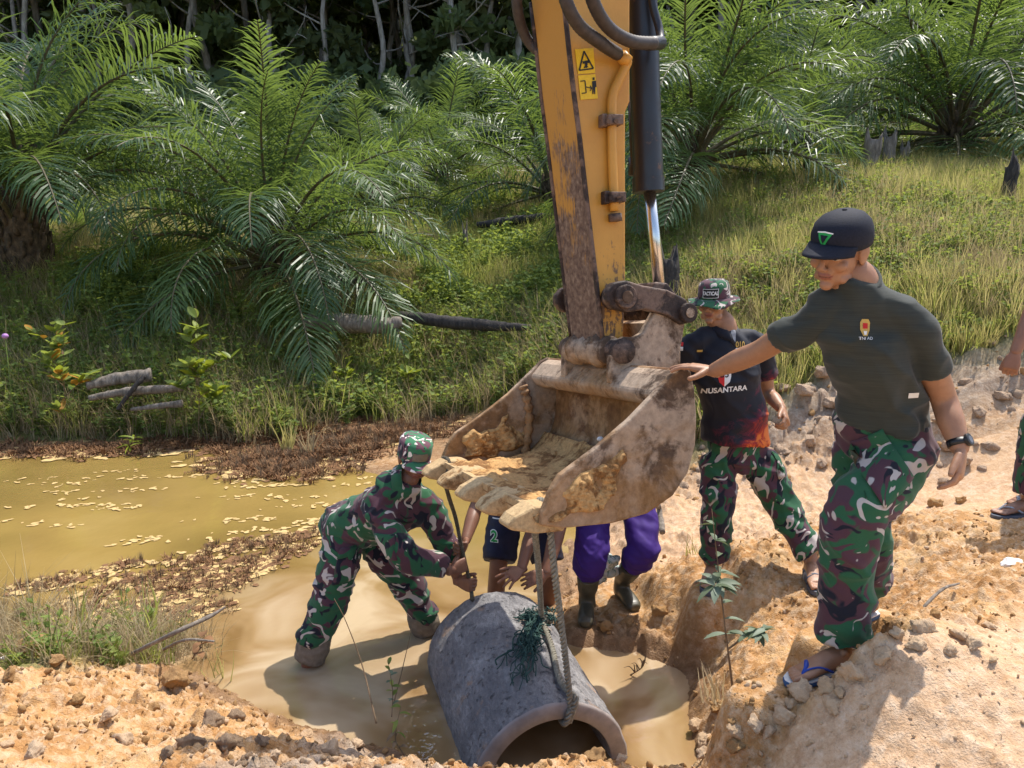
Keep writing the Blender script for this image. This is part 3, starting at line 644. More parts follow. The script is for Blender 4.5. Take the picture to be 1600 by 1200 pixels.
# ------------------------------------------------------------------ people
def camo_mat(name, rot, k=1., fade=1.):
    t = NT(name); co = t.co('Object', (1, 1, .8), rot)
    wv = t.n.new('ShaderNodeTexNoise'); t.l.new(co, wv.inputs['Vector']); wv.inputs['Scale'].default_value = 6*k; wv.inputs['Detail'].default_value = 2
    vm = t.n.new('ShaderNodeVectorMath'); vm.operation = 'MULTIPLY_ADD'; t.l.new(wv.outputs['Color'], vm.inputs[0]); vm.inputs[1].default_value = (.16, .16, .16); t.l.new(co, vm.inputs[2])
    w = vm.outputs[0]
    def strokes(sc, dist, off):
        mp = t.n.new('ShaderNodeMapping'); t.l.new(w, mp.inputs[0]); mp.inputs['Location'].default_value = off; mp.inputs['Rotation'].default_value = (.5, .3, off[0]); mp.inputs['Scale'].default_value = (1, 1, 1.7)
        return t.noise(mp.outputs[0], sc*k, 1.2, .4, dist)
    g = (.024*fade, .090*fade, .043*fade); br = (.075*fade, .034*fade, .044*fade); dk = (.016, .017, .026); pa = (.42*fade, .37*fade, .33*fade)
    e = .012
    def cut(f, a): return t.ramp(f, [(a-e, 0.), (a+e, 1.)])
    c = t.mix(cut(strokes(9, .9, (1.3, 0, 0)), .475), g, br)
    c = t.mix(cut(strokes(10, 1.3, (4.1, 2, 0)), .605), c, dk)
    c = t.mix(cut(strokes(9, .9, (7.7, 1, 3)), .60), c, g)
    c = t.mix(cut(strokes(11, 1.6, (2.9, 5, 1)), .622), c, pa)
    fine = t.noise(t.co('Object'), 400, 2); c = t.mix(.12, c, fine, 'OVERLAY')
    t.set(col=c, rough=.92, spec=.15, sheen=.15); t.bump(t.noise(t.co('Object'), 60, 4), .18, .003)
camo_mat('camo_cloth', (0, 0, 0), .82, 1.15); camo_mat('camo_cloth_b', (.6, .9, .4), .85, 1.15); camo_mat('camo_cloth_c', (1.2, .2, 2.), .85, 1.15); camo_mat('camo_hat', (.2, 1.2, .4), 1.3, 1.3); camo_mat('camo_cap', (.9, .2, .4), 1.2, 2.0)
t = NT('skin'); a = t.attr('tone'); n = t.noise(t.co('Object'), 35, 4, .6); t.set(col=t.mix(.35, a, t.ramp(n, [(.3, .35), (.7, .62)]), 'OVERLAY'), rough=.48, spec=.4, sss=.12); t.b.inputs['Subsurface Radius'].default_value = (.012, .005, .003); t.bump(t.noise(t.co('Object'), 260, 3), .12, .002)
t = NT('shirt_green'); n = t.noise(t.co('Object', (8, 8, 260)), 1, 3, .7); t.set(col=t.ramp(n, [(.35, (.028, .033, .028)), (.65, (.042, .048, .040))]), rough=.78, spec=.25, sheen=.15); t.bump(n, .1, .002)
t = NT('shirt_navy'); co = t.co('Object'); zz = t.n.new('ShaderNodeSeparateXYZ'); t.l.new(co, zz.inputs[0])
g = t.math('ADD', t.math('MULTIPLY', t.math('SUBTRACT', .86, zz.outputs[2]), 2.0), t.math('ADD', t.math('MULTIPLY', t.math('SUBTRACT', zz.outputs[0], 1.28), 2.4), t.math('MULTIPLY', t.math('SUBTRACT', t.noise(co, 11, 5, .7, .8), .5), 1.6)))
spk = t.ramp(t.voro(co, 30), [(.06, 1.), (.10, 0.)])
c = t.ramp(g, [(.42, (.007, .009, .018)), (.66, (.10, .012, .03)), (.86, (.40, .035, .02)), (1.0, (.70, .18, .03))])
t.set(col=c, rough=.7, spec=.3, sheen=.1)
plain('cap_black', (.010, .012, .022), .8, .3, .3, 200); plain('purple_cloth', (.042, .014, .16), .75, .3, .15, 12); plain('navy_shorts', (.010, .011, .035), .6, .35, .25, 30); plain('blue_shorts', (.03, .03, .22), .6, .35, .2, 30)
plain('white_print', (.78, .78, .76), .7, .2, .04, 60, 0, 0); plain('red_print', (.55, .03, .03), .7, .2, .05, 60, 0, 0); plain('gold_print', (.55, .36, .09), .6, .3, .15, 200, 0, 0); plain('green_print', (.02, .30, .07), .7, .3, .1, 60, 0, 0)
plain('khaki_lining', (.20, .165, .125), .95, .1, .2, 40); plain('boot_rubber', (.075, .068, .045), .4, .5, .35, 14); plain('sandal_grey', (.10, .11, .135), .6, .4, .3, 25); plain('sandal_light', (.30, .31, .33), .6, .4, .2, 25); plain('sole_blue', (.03, .09, .22), .7, .3, .15, 25); plain('strap_blue', (.02, .06, .33), .5, .4, .1, 25); plain('sole_white', (.62, .62, .60), .7, .3, .1, 25); plain('watch_black', (.012, .012, .013), .45, .5, .2, 60)
plain('shirt_dark', (.02, .02, .022), .8, .2, .2, 30)

def remesh(m, vox, sm=4):
    me = mesh_of('tmp', m.v, m.f); o = bpy.data.objects.new('tmp', me); col.objects.link(o)
    r = o.modifiers.new('r', 'REMESH'); r.mode = 'VOXEL'; r.voxel_size = vox; r.use_smooth_shade = True
    if sm: s = o.modifiers.new('s', 'SMOOTH'); s.factor = .5; s.iterations = sm
    dg = bpy.context.evaluated_depsgraph_get(); e = bpy.data.meshes.new_from_object(o.evaluated_get(dg))
    v = get_co(e).copy(); nf = len(e.polygons); lt = np.empty(nf, np.int32); e.polygons.foreach_get('loop_total', lt); li = np.empty(len(e.loops), np.int32); e.loops.foreach_get('vertex_index', li)
    f = [tuple(q) for q in np.split(li, np.cumsum(lt)[:-1])]
    bpy.data.objects.remove(o); bpy.data.meshes.remove(me); bpy.data.meshes.remove(e)
    return v, f
def loft(m, secs, n=32, p=2.3):
    """secs: (centre, right, fwd, half width, half depth)"""
    v = []; f = []
    for c, r, w, a, b in secs:
        for j in range(n):
            q = 2*math.pi*j/n; cx, sy = math.cos(q), math.sin(q)
            v.append(np.asarray(c)+np.asarray(r)*a*math.copysign(abs(cx)**(2/p), cx)+np.asarray(w)*b*math.copysign(abs(sy)**(2/p), sy))
    for i in range(len(secs)-1):
        for j in range(n): f.append((i*n+j, i*n+(j+1) % n, (i+1)*n+(j+1) % n, (i+1)*n+j))
    f += [tuple(range(n))[::-1], tuple((len(secs)-1)*n+j for j in range(n))]
    return m.add(v, f)
def limb(m, pts, rad_, n=16, k=26, flat=None):
    q = spline(pts, k); t = np.linspace(0, 1, k+1); xs_ = np.linspace(0, 1, len(rad_)); r = np.interp(t, xs_, rad_)
    q = [q[0]-.5*r[0]*unit(q[1]-q[0])]+q+[q[-1]+.5*r[-1]*unit(q[-1]-q[-2])]; r = [r[0]*.6]+list(r)+[r[-1]*.6]
    return m.tube(q, r, n, True, flat)
def sleeve(m, pts, rad_, n=20, k=26, tuck=.025, flat=None):
    """cloth tube whose far end is turned inwards, so the opening reads as a hem"""
    q = spline(pts, k); r = list(np.interp(np.linspace(0, 1, k+1), np.linspace(0, 1, len(rad_)), rad_)); d = unit(q[-1]-q[-2])
    q = [q[0]-.4*r[0]*unit(q[1]-q[0])]+q+[q[-1]-d*tuck]; r = [r[0]*.6]+r+[r[-1]*.80]
    return m.tube(q, r, n, True, flat)
def frame(f, up=(0, 0, 1)):
    f = unit(f); x = unit(np.cross(f, up)); z = np.cross(x, f); return np.array([x, f, z])      # rows: right, forward, up
class Head:
    """local axes: x to the person's right, y to the face, z up; origin inside the skull base"""
    def __init__(s, o, fwd, up=(0, 0, 1), k=1.): s.o = np.asarray(o, float); s.A = frame(fwd, up); s.k = k
    def w(s, p): return s.o+s.k*(np.asarray(p, float)@s.A)
    def loc(s, P): return ((P-s.o)@s.A.T)/s.k
    def ell(s, m, c, r, n=16, mm=12): m.ball(s.w(c), r[0]*s.k, r[1]*s.k, r[2]*s.k, s.A, n, mm)
def head_mesh(m, H):
    E_ = lambda c, r: H.ell(m, c, r)
    E_((0, -.008, .140), (.074, .094, .082)); E_((0, .022, .085), (.062, .068, .085)); E_((0, .035, .040), (.050, .050, .042)); E_((0, .074, .012), (.022, .018, .017))
    for x in (-1, 1):
        E_((x*.040, .030, .030), (.020, .036, .020)); E_((x*.036, .064, .078), (.026, .022, .020)); E_((x*.030, .080, .122), (.028, .012, .008)); E_((x*.031, .0735, .106), (.0165, .0135, .012))
        E_((x*.0715, -.006, .096), (.009, .022, .033)); E_((x*.0775, -.014, .106), (.006, .016, .022)); E_((x*.0115, .103, .073), (.0085, .0095, .007))
    m.tube([H.w((0, .088, .120)), H.w((0, .098, .098)), H.w((0, .109, .078))], [.007*H.k, .0095*H.k, .0115*H.k], 10)
    E_((0, .1075, .076), (.0115, .0105, .009)); E_((0, .0885, .0505), (.024, .0105, .0062)); E_((0, .0865, .0415), (.020, .0105, .007)); E_((0, .080, .060), (.030, .014, .016))
def head_tone(P, H, skin, hair=(.012, .010, .009), short=True):
    L = H.loc(P); x, y, z = np.abs(L[:, 0]), L[:, 1], L[:, 2]; C = np.repeat(np.array(skin)[None], len(P), 0)
    def put(mask, c, a=1.):
        a = np.clip(mask, 0, 1)[:, None]*a; C[:] = C*(1-a)+np.array(c)*a
    put(sstep(.16, .20, z+.25*np.clip(-y, -.1, .1))*(y > -.2), hair, .95); put(sstep(.03, .0, y)*sstep(.095, .115, z)*(x < .071), hair, .9); put(sstep(.0, -.04, y)*sstep(.03, .06, z)*(x < .07), hair, .9)
    put(((z > .0455) & (z < .0575) | (z > .035) & (z <= .0455)) & (x < .0245-.35*np.abs(z-.046)) & (y > .075), (.26, .085, .065), .75)
    put((np.abs(z-.0462) < .0016) & (x < .022) & (y > .07), (.06, .02, .018), .8)
    put((np.abs(z-(.1245-.10*np.abs(x-.03))) < .0042) & (x > .012) & (x < .050) & (y > .06), hair, .85)
    put(((x-.031)**2/.0150**2+(z-.1055)**2/.0058**2 < 1) & (y > .06), (.5, .45, .42)); put(((x-.031)**2+(z-.1055)**2 < .0062**2) & (y > .06), (.015, .01, .008)); put((np.abs(z-(.1115-6*(x-.031)**2)) < .0016) & (np.abs(x-.031) < .017) & (y > .06), hair, .9)
    return C
def hand_mesh(m, wrist, d, pn, tv, curl=(.25, .35, .25), spread=.06, thumb=(.75, .75, .25), k=1., tcurl=.3, fcurl=None):
    d = unit(d); pn = unit(pn-d*np.dot(pn, d)); tv = unit(tv-d*np.dot(tv, d)-pn*np.dot(tv, pn)); w = np.asarray(wrist, float)
    loft(m, [(w-.03*k*d, tv, pn, .026*k, .020*k), (w+.0*d, tv, pn, .027*k, .0195*k), (w+.03*k*d, tv, pn, .036*k, .0185*k), (w+.06*k*d, tv, pn, .0405*k, .0165*k), (w+.085*k*d, tv, pn, .0400*k, .0135*k), (w+.093*k*d, tv, pn, .036*k, .009*k)], 20, 2.6)
    for i, (off, L, r) in enumerate(((.030, .073, .0088), (.0105, .081, .0090), (-.0095, .075, .0086), (-.0290, .059, .0078))):
        c = (fcurl[i] if fcurl else curl); p = w+.082*k*d+off*k*tv; a = spread*(1.5-i); dd = unit(d*math.cos(a)+tv*math.sin(a)); pts = [p-.012*k*dd, p]; ang = 0
        for sg, cc in zip((.45, .31, .24), c):
            ang += cc; p = p+sg*L*k*(dd*math.cos(ang)+pn*math.sin(ang)); pts.append(p)
        m.tube(pts+[pts[-1]+.005*k*unit(pts[-1]-pts[-2])], [r*k*1.05, r*k*1.08, r*k, r*.95*k, r*.84*k, r*.45*k], 10)
    p = w+.020*k*d+.022*k*tv; q = unit(tv*thumb[0]+d*thumb[1]+pn*thumb[2]); e = unit(q*math.cos(tcurl)+unit(d+.4*pn)*math.sin(tcurl))
    m.tube([p, p+.034*k*q, p+.034*k*q+.032*k*e, p+.034*k*q+.054*k*unit(e+.15*d), p+.034*k*q+.060*k*unit(e+.15*d)], [.0155*k, .0135*k, .0110*k, .0092*k, .005*k], 10)
class Foot:
    def __init__(s, heel, toe, up=(0, 0, 1), inner=1, L=.25):
        """heel, toe: points on the sole; inner = side (+1 / -1 along cross(d,up)) of the big toe"""
        s.h = np.asarray(heel, float); s.d = unit(np.asarray(toe, float)-s.h); s.u = unit(np.asarray(up, float)-s.d*np.dot(up, s.d)); s.s = np.cross(s.d, s.u)*inner; s.L = L
    def p(s, a, b, c): return s.h+s.d*a*s.L/.25+s.s*b+s.u*c
    def mesh(s, m, ankle, shin):
        P = s.p; sec = [(.0, 0, .030, .022, .024), (.02, 0, .034, .030, .032), (.06, .002, .042, .032, .040), (.10, .004, .040, .034, .036), (.14, .006, .031, .040, .028), (.18, .008, .020, .045, .019), (.205, .010, .015, .044, .0145)]
        loft(m, [(P(a, b, c), s.s, s.u, w, h) for a, b, c, w, h in sec], 20, 2.2)
        for b, L, r in ((.040, .045, .0125), (.020, .042, .0095), (.003, .036, .009), (-.013, .029, .0085), (-.028, .021, .008)):
            m.tube([P(.195, b*.95, .014), P(.205+L*.5, b, .013), P(.205+L, b, .0095), P(.211+L, b, .009)], [r, r*1.02, r*.9, r*.5], 10)
        limb(m, [np.asarray(shin), np.asarray(ankle), P(.045, 0, .05)], [.045, .034, .036], 16, 16)
        for sd in (-1, 1): m.ball(P(.048, sd*.030, .072), .012, .014, .013)
    def outline(s, w=1., z=0):
        o = [(-.012, 0), (-.006, .025), (.03, .034), (.08, .032), (.13, .040), (.19, .052), (.235, .048), (.258, .030), (.262, .010), (.252, -.015), (.225, -.036), (.17, -.045), (.11, -.038), (.05, -.034), (.0, -.028)]
        return [s.p(a*w+.0, b*w, z) for a, b in o]
    def sole(s, parent, mat, th=.018, name='sole', mat2=None):
        m = MB(); pts = s.outline(1.03, -.001); m.prism(pts, -s.u*th); o = m.build(name, mat, parent, False); bevel(o, .003, 2)
        if mat2: m = MB(); m.prism(s.outline(1.02, .0005), -s.u*.006); m.build('footbed', mat2, parent, False)
def wrinkle(v, n, amp, fz=13., fx=5., seed=0, warp=.05):
    q = v+warp*np.stack([fbm(v*5, 2, seed+1), fbm(v*5, 2, seed+2), fbm(v*5, 2, seed+3)], -1)
    a = 1-np.abs(fbm(q*np.array([fx, fx, fz]), 2, seed))*2.6; b = 1-np.abs(fbm(q@np.array([[.7, 0, .7], [0, 1, 0], [-.7, 0, .7]])*np.array([fx, fx, fz*1.4])+3, 2, seed+9))*2.6
    return v+n*(amp*(np.clip(a, -.6, 1)*.6+np.clip(b, -.6, 1)*.5-.25))[:, None]
def cloth(m, name, mat, parent, vox=.008, sm=5, amp=.006, seed=0, fz=13., fx=5., mask=None):
    v, f = remesh(m, vox, sm); me = mesh_of(name, v, f, mat); n = get_no(me); w = wrinkle(v, n, amp, fz, fx, seed)
    if mask is not None: k = mask(v)[:, None]; w = v*(1-k)+w*k
    set_co(me, w); me.shade_smooth(); return link(name, me, parent)
def skin_obj(parent, parts, name='body'):
    V_ = []; F_ = []; C_ = []; k = 0
    for v, f, c in parts:
        V_.append(v); F_ += [tuple(int(i)+k for i in q) for q in f]; C_.append(c if np.ndim(c) == 2 else np.repeat(np.array(c, float)[None], len(v), 0)); k += len(v)
    me = mesh_of(name, np.concatenate(V_), F_, 'skin'); vcol(me, 'tone', np.concatenate(C_)); return link(name, me, parent)
def bvh_of(o):
    me = o.data; return BVHTree.FromPolygons([tuple(v.co) for v in me.vertices], [tuple(p.vertices) for p in me.polygons])
def stick_on(o2d, faces, c, xd, yd, bv, off, name, mat, parent, thick=0, smooth=False):
    """wrap a flat drawing (2-D points) on to cloth: cast each point on to the surface"""
    xd, yd = unit(xd), unit(yd); n = unit(np.cross(xd, yd)); v = []; last = None
    for x, y in o2d:
        p = np.asarray(c)+xd*x+yd*y; h = bv.ray_cast(V(p+n*.25), V(-n), .6)
        h = h if h[0] is not None else bv.find_nearest(V(p if last is None else p-n*np.dot(p-last, n))); q = np.array(h[0])+(n*.6+.4*np.array(h[1]))*off; last = q; v.append(q)
    if thick:
        k = len(v); edges = {}
        for f in faces:
            for a, b in zip(f, f[1:]+f[:1]): edges[(a, b)] = 1
        rim = [(b, a, k+a, k+b) for (a, b) in edges if (b, a) not in edges]
        v = v+[q-n*(thick+off) for q in v]; faces = [tuple(f) for f in faces]+rim
    m = MB(); m.add(v, faces); return m.build(name, mat, parent, smooth)
def grid2(w, h, a, b, curve=None):
    P = [(w*(i/(a-1)-.5), h*(j/(b-1)-.5)) for j in range(b) for i in range(a)]
    return P, [(j*a+i, j*a+i+1, (j+1)*a+i+1, (j+1)*a+i) for j in range(b-1) for i in range(a-1)]
def text2(s, size, squeeze=1., bold=.0):
    c = bpy.data.curves.new('t', 'FONT'); c.body = s; c.size = size; c.align_x = 'CENTER'; c.align_y = 'CENTER'; c.offset = bold; o = bpy.data.objects.new('t', c); col.objects.link(o)
    dg = bpy.context.evaluated_depsgraph_get(); me = bpy.data.meshes.new_from_object(o.evaluated_get(dg)); P = [(v.co.x*squeeze, v.co.y) for v in me.vertices]; F_ = [tuple(p.vertices) for p in me.polygons]
    bpy.data.objects.remove(o); bpy.data.curves.remove(c); bpy.data.meshes.remove(me); return P, F_
def poly2(L, cuts=4):
    b = bmesh.new(); b.faces.new([b.verts.new((x, y, 0)) for x, y in L]); bmesh.ops.triangulate(b, faces=b.faces[:]); bmesh.ops.subdivide_edges(b, edges=b.edges[:], cuts=cuts, use_grid_fill=True); bmesh.ops.triangulate(b, faces=b.faces[:]); b.verts.index_update()
    P = [(v.co.x, v.co.y) for v in b.verts]; F_ = [tuple(v.index for v in f.verts) for f in b.faces]; b.free(); return P, F_
def spin_cap(H, rings, n=40):
    """rings: (z, rx, ry, y centre) in head axes"""
    v = []; f = []
    for z, rx, ry, yc in rings:
        for j in range(n):
            q = 2*math.pi*j/n; v.append(H.w((rx*math.cos(q), yc+ry*math.sin(q), z)))
    for i in range(len(rings)-1):
        for j in range(n): f.append((i*n+j, i*n+(j+1) % n, (i+1)*n+(j+1) % n, (i+1)*n+j))
    f.append(tuple((len(rings)-1)*n+j for j in range(n))); return v, f
def peak(H, parent, mat, z=.128, reach=.072, w=.078, droop=.022, name='brim', th=.004, y0=.0):
    m = MB(); a, b = 21, 7; top = []
    for j in range(b):
        for i in range(a):
            u = i/(a-1)*2-1; t_ = j/(b-1); x = w*u; base = .098*math.sqrt(max(0, 1-(x/.090)**2)); y = y0+base+reach*t_*(1-.75*abs(u)**2.6)
            top.append(H.w((x, y, z-droop*t_-.20*x*x/.078-.002*t_)))
    k = np.arange(a*b).reshape(b, a); f = [tuple(q) for q in np.stack([k[:-1, :-1], k[:-1, 1:], k[1:, 1:], k[1:, :-1]], -1).reshape(-1, 4)]
    dn = [p-H.A[2]*th for p in top]; rim = list(k[0, :])+list(k[1:, -1])+list(k[-1, -2::-1])+list(k[-2:0:-1, 0]); nn = len(top)
    f2 = [tuple(nn+i for i in q[::-1]) for q in f]+[(rim[(i+1) % len(rim)], rim[i], nn+rim[i], nn+rim[(i+1) % len(rim)]) for i in range(len(rim))]
    m.add(top+dn, f+f2); return m.build(name, mat, parent)
def torso_secs(hip, chest, neck, shl, shr, wid=1., dep=1., fwd=None):
    """hip, chest, neck: centre line; shl/shr shoulder joints"""
    rt = unit(np.asarray(shr)-np.asarray(shl)); ax = unit(np.asarray(neck)-np.asarray(hip)); fw = unit(np.cross(ax, rt)) if fwd is None else unit(fwd)
    return rt, ax, fw
def build_person(nm, label, tone, P, group=None):
    root = empty('person', (float(P['base'][0]), float(P['base'][1]), float(P['base'][2])), 0, label, 'person', group); return root

# ---------- man in the dark green T-shirt, at the road edge
def person_green():
    A = lambda x, y, Y: at(x, y, Y)
    hl = atz(1330, 1040, .008); toeL = atz(1196, 1066, -.007); hr = np.array([1.50, 2.98, .0]); toeR = np.array([1.25, 2.86, -.01])
    root = build_person('person', 'man in dark green T-shirt, black cap and camouflage trousers resting one hand on the bucket', None, {'base': (1.2, 2.65, 0)})
    skin = (.36, .185, .105)
    pel = A(1384, 682, 2.68); wai = A(1374, 618, 2.64); che = A(1356, 545, 2.57); nek = A(1341, 434, 2.53); shR = A(1274, 495, 2.575); shL = A(1434, 518, 2.49)
    elR = A(1188, 548, 2.76); wrR = A(1113, 580, 2.945); elL = A(1474, 622, 2.57); wrL = A(1501, 704, 2.47)
    hipL = A(1414, 702, 2.63); knL = A(1332, 812, 2.50); anL = hl+np.array([-.03, .02, .09]); hipR = A(1345, 700, 2.75); knR = A(1352, 835, 2.80); anR = np.array([1.47, 2.96, .09])
    rt, ax, fw = torso_secs(pel, che, nek, shL, shR)
    ear = A(1353, 398, 2.475); fdir = unit([-.76, -.56, -.29]); hd = Head((0, 0, 0), fdir, unit([.12, -.1, 1]), 1.04); hd.o = ear-hd.w((-.078, -.008, .098)) 
    # skin
    m = MB(); loft(m, [(pel, rt, fw, .13, .09), (wai, rt, fw, .125, .085), (che, rt, fw, .145, .095), (nek-.06*ax, rt, fw, .12, .07), (nek-.01*ax, rt, fw, .065, .06)])
    limb(m, [nek-.05*ax, nek+.005*ax, hd.w((0, -.020, .035))], [.064, .054, .054]); limb(m, [nek-.01*ax, hd.w((0, .015, .010))], [.048, .046])
    limb(m, [shR-ax*.015, .5*(shR+elR), elR, .55*elR+.45*wrR, wrR], [.030, .046, .041, .043, .028]); limb(m, [shL-ax*.015, .5*(shL+elL), elL, .55*elL+.45*wrL, wrL], [.030, .048, .043, .044, .029])
    for h_, k_, a_ in ((hipL, knL, anL), (hipR, knR, anR)): limb(m, [h_, k_, .5*k_+.5*a_+fw*-.01, a_], [.07, .052, .05, .036])
    parts = [(*remesh(m, .008, 4), skin)]
    m = MB(); head_mesh(m, hd); v, f = remesh(m, .0036, 7); parts.append((v, f, head_tone(v, hd, skin)))
    m = MB(); d = unit(A(1048, 566, 3.02)-wrR); hand_mesh(m, wrR, d, unit([-.15, .1, -1]), unit([-.2, -1, -.55]), fcurl=((.15, .30, .25), (.1, .25, .2), (.1, .3, .25), (.12, .3, .25)), spread=.17, thumb=(.95, .35, .35), tcurl=.25)
    parts.append((*remesh(m, .0030, 2), skin))
    m = MB(); d = unit(A(1497, 760, 2.42)-wrL); hand_mesh(m, wrL, d, unit([-.75, .6, 0]), unit([-.75, -.7, 0]), fcurl=((.35, .5, .3), (.45, .5, .3), (.5, .55, .35), (.5, .6, .4)), spread=.03, thumb=(.45, .9, .2), tcurl=.1)
    parts.append((*remesh(m, .0030, 2), skin))
    FL = Foot(hl, toeL, (0, .05, 1), -1, .255); FR = Foot(hr, toeR, (0, 0, 1), 1, .25)
    for F_, a_, k_ in ((FL, anL, knL), (FR, anR, knR)):
        m = MB(); F_.mesh(m, a_, .6*a_+.4*k_); parts.append((*remesh(m, .0042, 3), skin))
    skin_obj(root, parts)
    # T-shirt
    m = MB(); hem = A(1380, 655, 2.66)
    loft(m, [(hem+ax*.03, rt, fw, .13, .09), (hem, rt, fw, .150, .116), (hem+ax*.03, rt, fw, .158, .120), (wai+ax*.01, rt, fw, .146, .112), (che-ax*.03, rt, fw, .154, .112), (che+ax*.05, rt, fw, .160, .108), (nek-ax*.11, rt, fw, .145, .096), (nek-ax*.05, rt, fw, .100, .078), (nek+ax*.006, rt, fw, .066, .064)])
    for s_, e_ in ((shR, elR), (shL, elL)):
        q = .42*s_+.58*e_; limb(m, [nek-ax*.068, .45*nek+.55*s_-ax*.012, s_+(s_-nek)*.02], [.062, .060, .058]); sleeve(m, [s_+.25*(nek-s_)-ax*.03, s_, .5*s_+.5*q, q], [.054, .057, .061, .064])
    m.ball(nek-fw*.022-ax*.006-rt*.010, .064, .047, .034, (rt, fw, ax))
    sh = cloth(m, 'shirt', 'shirt_green', root, .0075, 4, .024, 3, 8., 4.)
    m = MB(); ring = [nek+ax*.004+rt*.066*math.cos(q)+fw*(.066*math.sin(q)+.002)-ax*(-.004+.026*math.sin(q)) for q in np.linspace(0, 2*math.pi, 40)]; m.tube(ring, .0085, 8, False); m.build('collar', 'shirt_green', sh)
    bv = bvh_of(sh); bc = A(1357, 512, 2.3); xd = unit([1, -.20, 0]); yd = unit([0, .12, 1])
    cc = A(1357, 514, 2.42)
    stick_on(*poly2([(-.016, .022), (-.010, .033), (.010, .033), (.016, .022), (.015, -.002), (.007, -.022), (-.007, -.022), (-.015, -.002)]), cc, xd, yd, bv, .003, 'emblem', 'gold_print', sh)
    stick_on(*poly2([(-.008, .020), (.008, .020), (.008, .002), (-.008, .002)]), cc, xd, yd, bv, .004, 'emblem_shield', 'red_print', sh); stick_on(*poly2([(-.006, -.006), (.006, -.006), (.004, -.018), (-.004, -.018)]), cc, xd, yd, bv, .004, 'emblem_base', 'white_print', sh)
    stick_on(*text2('TNI AD', .013), A(1357, 527, 2.42)-yd*.004, xd, yd, bv, .006, 'lettering', 'white_print', sh)
    lb = A(1436, 628, 2.4); stick_on(*grid2(.032, .020, 3, 3), lb, unit([1, -.35, .05]), unit([-.05, 0, 1]), bv, .004, 'hem_label', 'white_print', sh)
    # trousers
    m = MB(); b2 = pel+ax*.10
    loft(m, [(b2, rt, fw, .150, .108), (pel+ax*.03, rt, fw, .168, .120), (pel-ax*.05, rt, fw, .172, .122), (pel-ax*.12, rt, fw, .14, .105)])
    hemL = anL+np.array([0, 0, .015]); sleeve(m, [hipL, .5*hipL+.5*knL, knL, .5*knL+.5*anL, hemL], [.100, .108, .094, .092, .094], tuck=.03)
    sleeve(m, [hipR, .5*hipR+.5*knR, knR, .5*knR+.5*anR, anR+np.array([0, 0, .05])], [.095, .102, .092, .086, .088], tuck=.03)
    tr = cloth(m, 'trousers', 'camo_cloth', root, .008, 4, .017, 11, 11., 4.5); bv = bvh_of(tr)
    pk = A(1404, 762, 2.3); tl = unit(knL-hipL); sd = unit(np.cross(tl, [.25, 1, .1])); 
    G = grid2(.135, .165, 9, 9); pocket = stick_on(*G, pk, unit([.80, -.2, .62]), unit([-.55, .1, .83]), bv, .010, 'cargo_pocket', 'camo_cloth_b', tr, .012, True)
    G = grid2(.140, .050, 9, 4); stick_on(*G, pk+unit([-.55, .1, .83])*.072, unit([.80, -.2, .62]), unit([-.55, .1, .83]), bv, .016, 'pocket_flap', 'camo_cloth', tr, .012, True)
    # cap
    m = MB(); v, f = spin_cap(hd, [(.122, .078, .094, -.012), (.122, .0845, .1035, -.006), (.140, .0865, .106, -.006), (.165, .0855, .105, -.004), (.192, .078, .094, -.004), (.212, .060, .072, -.006), (.224, .035, .042, -.008), (.228, .008, .010, -.010)]); m.add(v, f)
    cap = m.build('cap', 'cap_black', root); peak(hd, cap, 'cap_black', .154, .066, .080, .020, 'brim', .005)
    m = MB(); m.ball(hd.w((0, -.010, .229)), .008, .008, .004, hd.A, 10, 6); m.build('button', 'cap_black', cap)
    bv = bvh_of(cap); ec = hd.w((0, .15, .168)); xd = -hd.A[0]; yd = hd.A[2]
    stick_on(*poly2([(-.025, .018), (0, .021), (.025, .018), (.0, -.030)]), ec, xd, yd, bv, .0025, 'cap_emblem', 'green_print', cap); stick_on(*poly2([(-.026, .019), (0, .023), (.026, .019), (.026, .0155), (0, .019), (-.026, .0155)]), ec, xd, yd, bv, .0035, 'emblem_edge', 'white_print', cap)
    stick_on(*poly2([(-.013, .011), (.013, .011), (0, -.014)]), ec, xd, yd, bv, .0035, 'emblem_centre', 'cap_black', cap)
    # watch
    w0 = .86*wrL+.14*elL; wd = unit(wrL-elL); m = MB(); u1 = unit(np.cross(wd, [0, 0, 1])); u2 = np.cross(wd, u1)
    def wring(r, o_, hw):
        mm = MB(); ring = [w0+r*(math.cos(q)*u1+math.sin(q)*u2) for q in np.linspace(0, 2*math.pi, 33)]; mm.ribbon(ring, wd, hw); return mm
    wt = wring(.0325, 0, .011).build('watch', 'watch_black', root); so = wt.modifiers.new('s', 'SOLIDIFY'); so.thickness = .005; so.offset = 0
    fc = unit(np.array([.55, -.8, .15])-wd*np.dot([.55, -.8, .15], wd)); m = MB(); m.tube([w0+fc*.028, w0+fc*.042], .0215, 20); o = m.build('watch_case', 'watch_black', wt, False); bevel(o, .003, 2, 30)
    m = MB(); m.tube([w0+fc*.0418, w0+fc*.0428], .0125, 18); m.build('watch_dial', 'sandal_grey', wt, False)
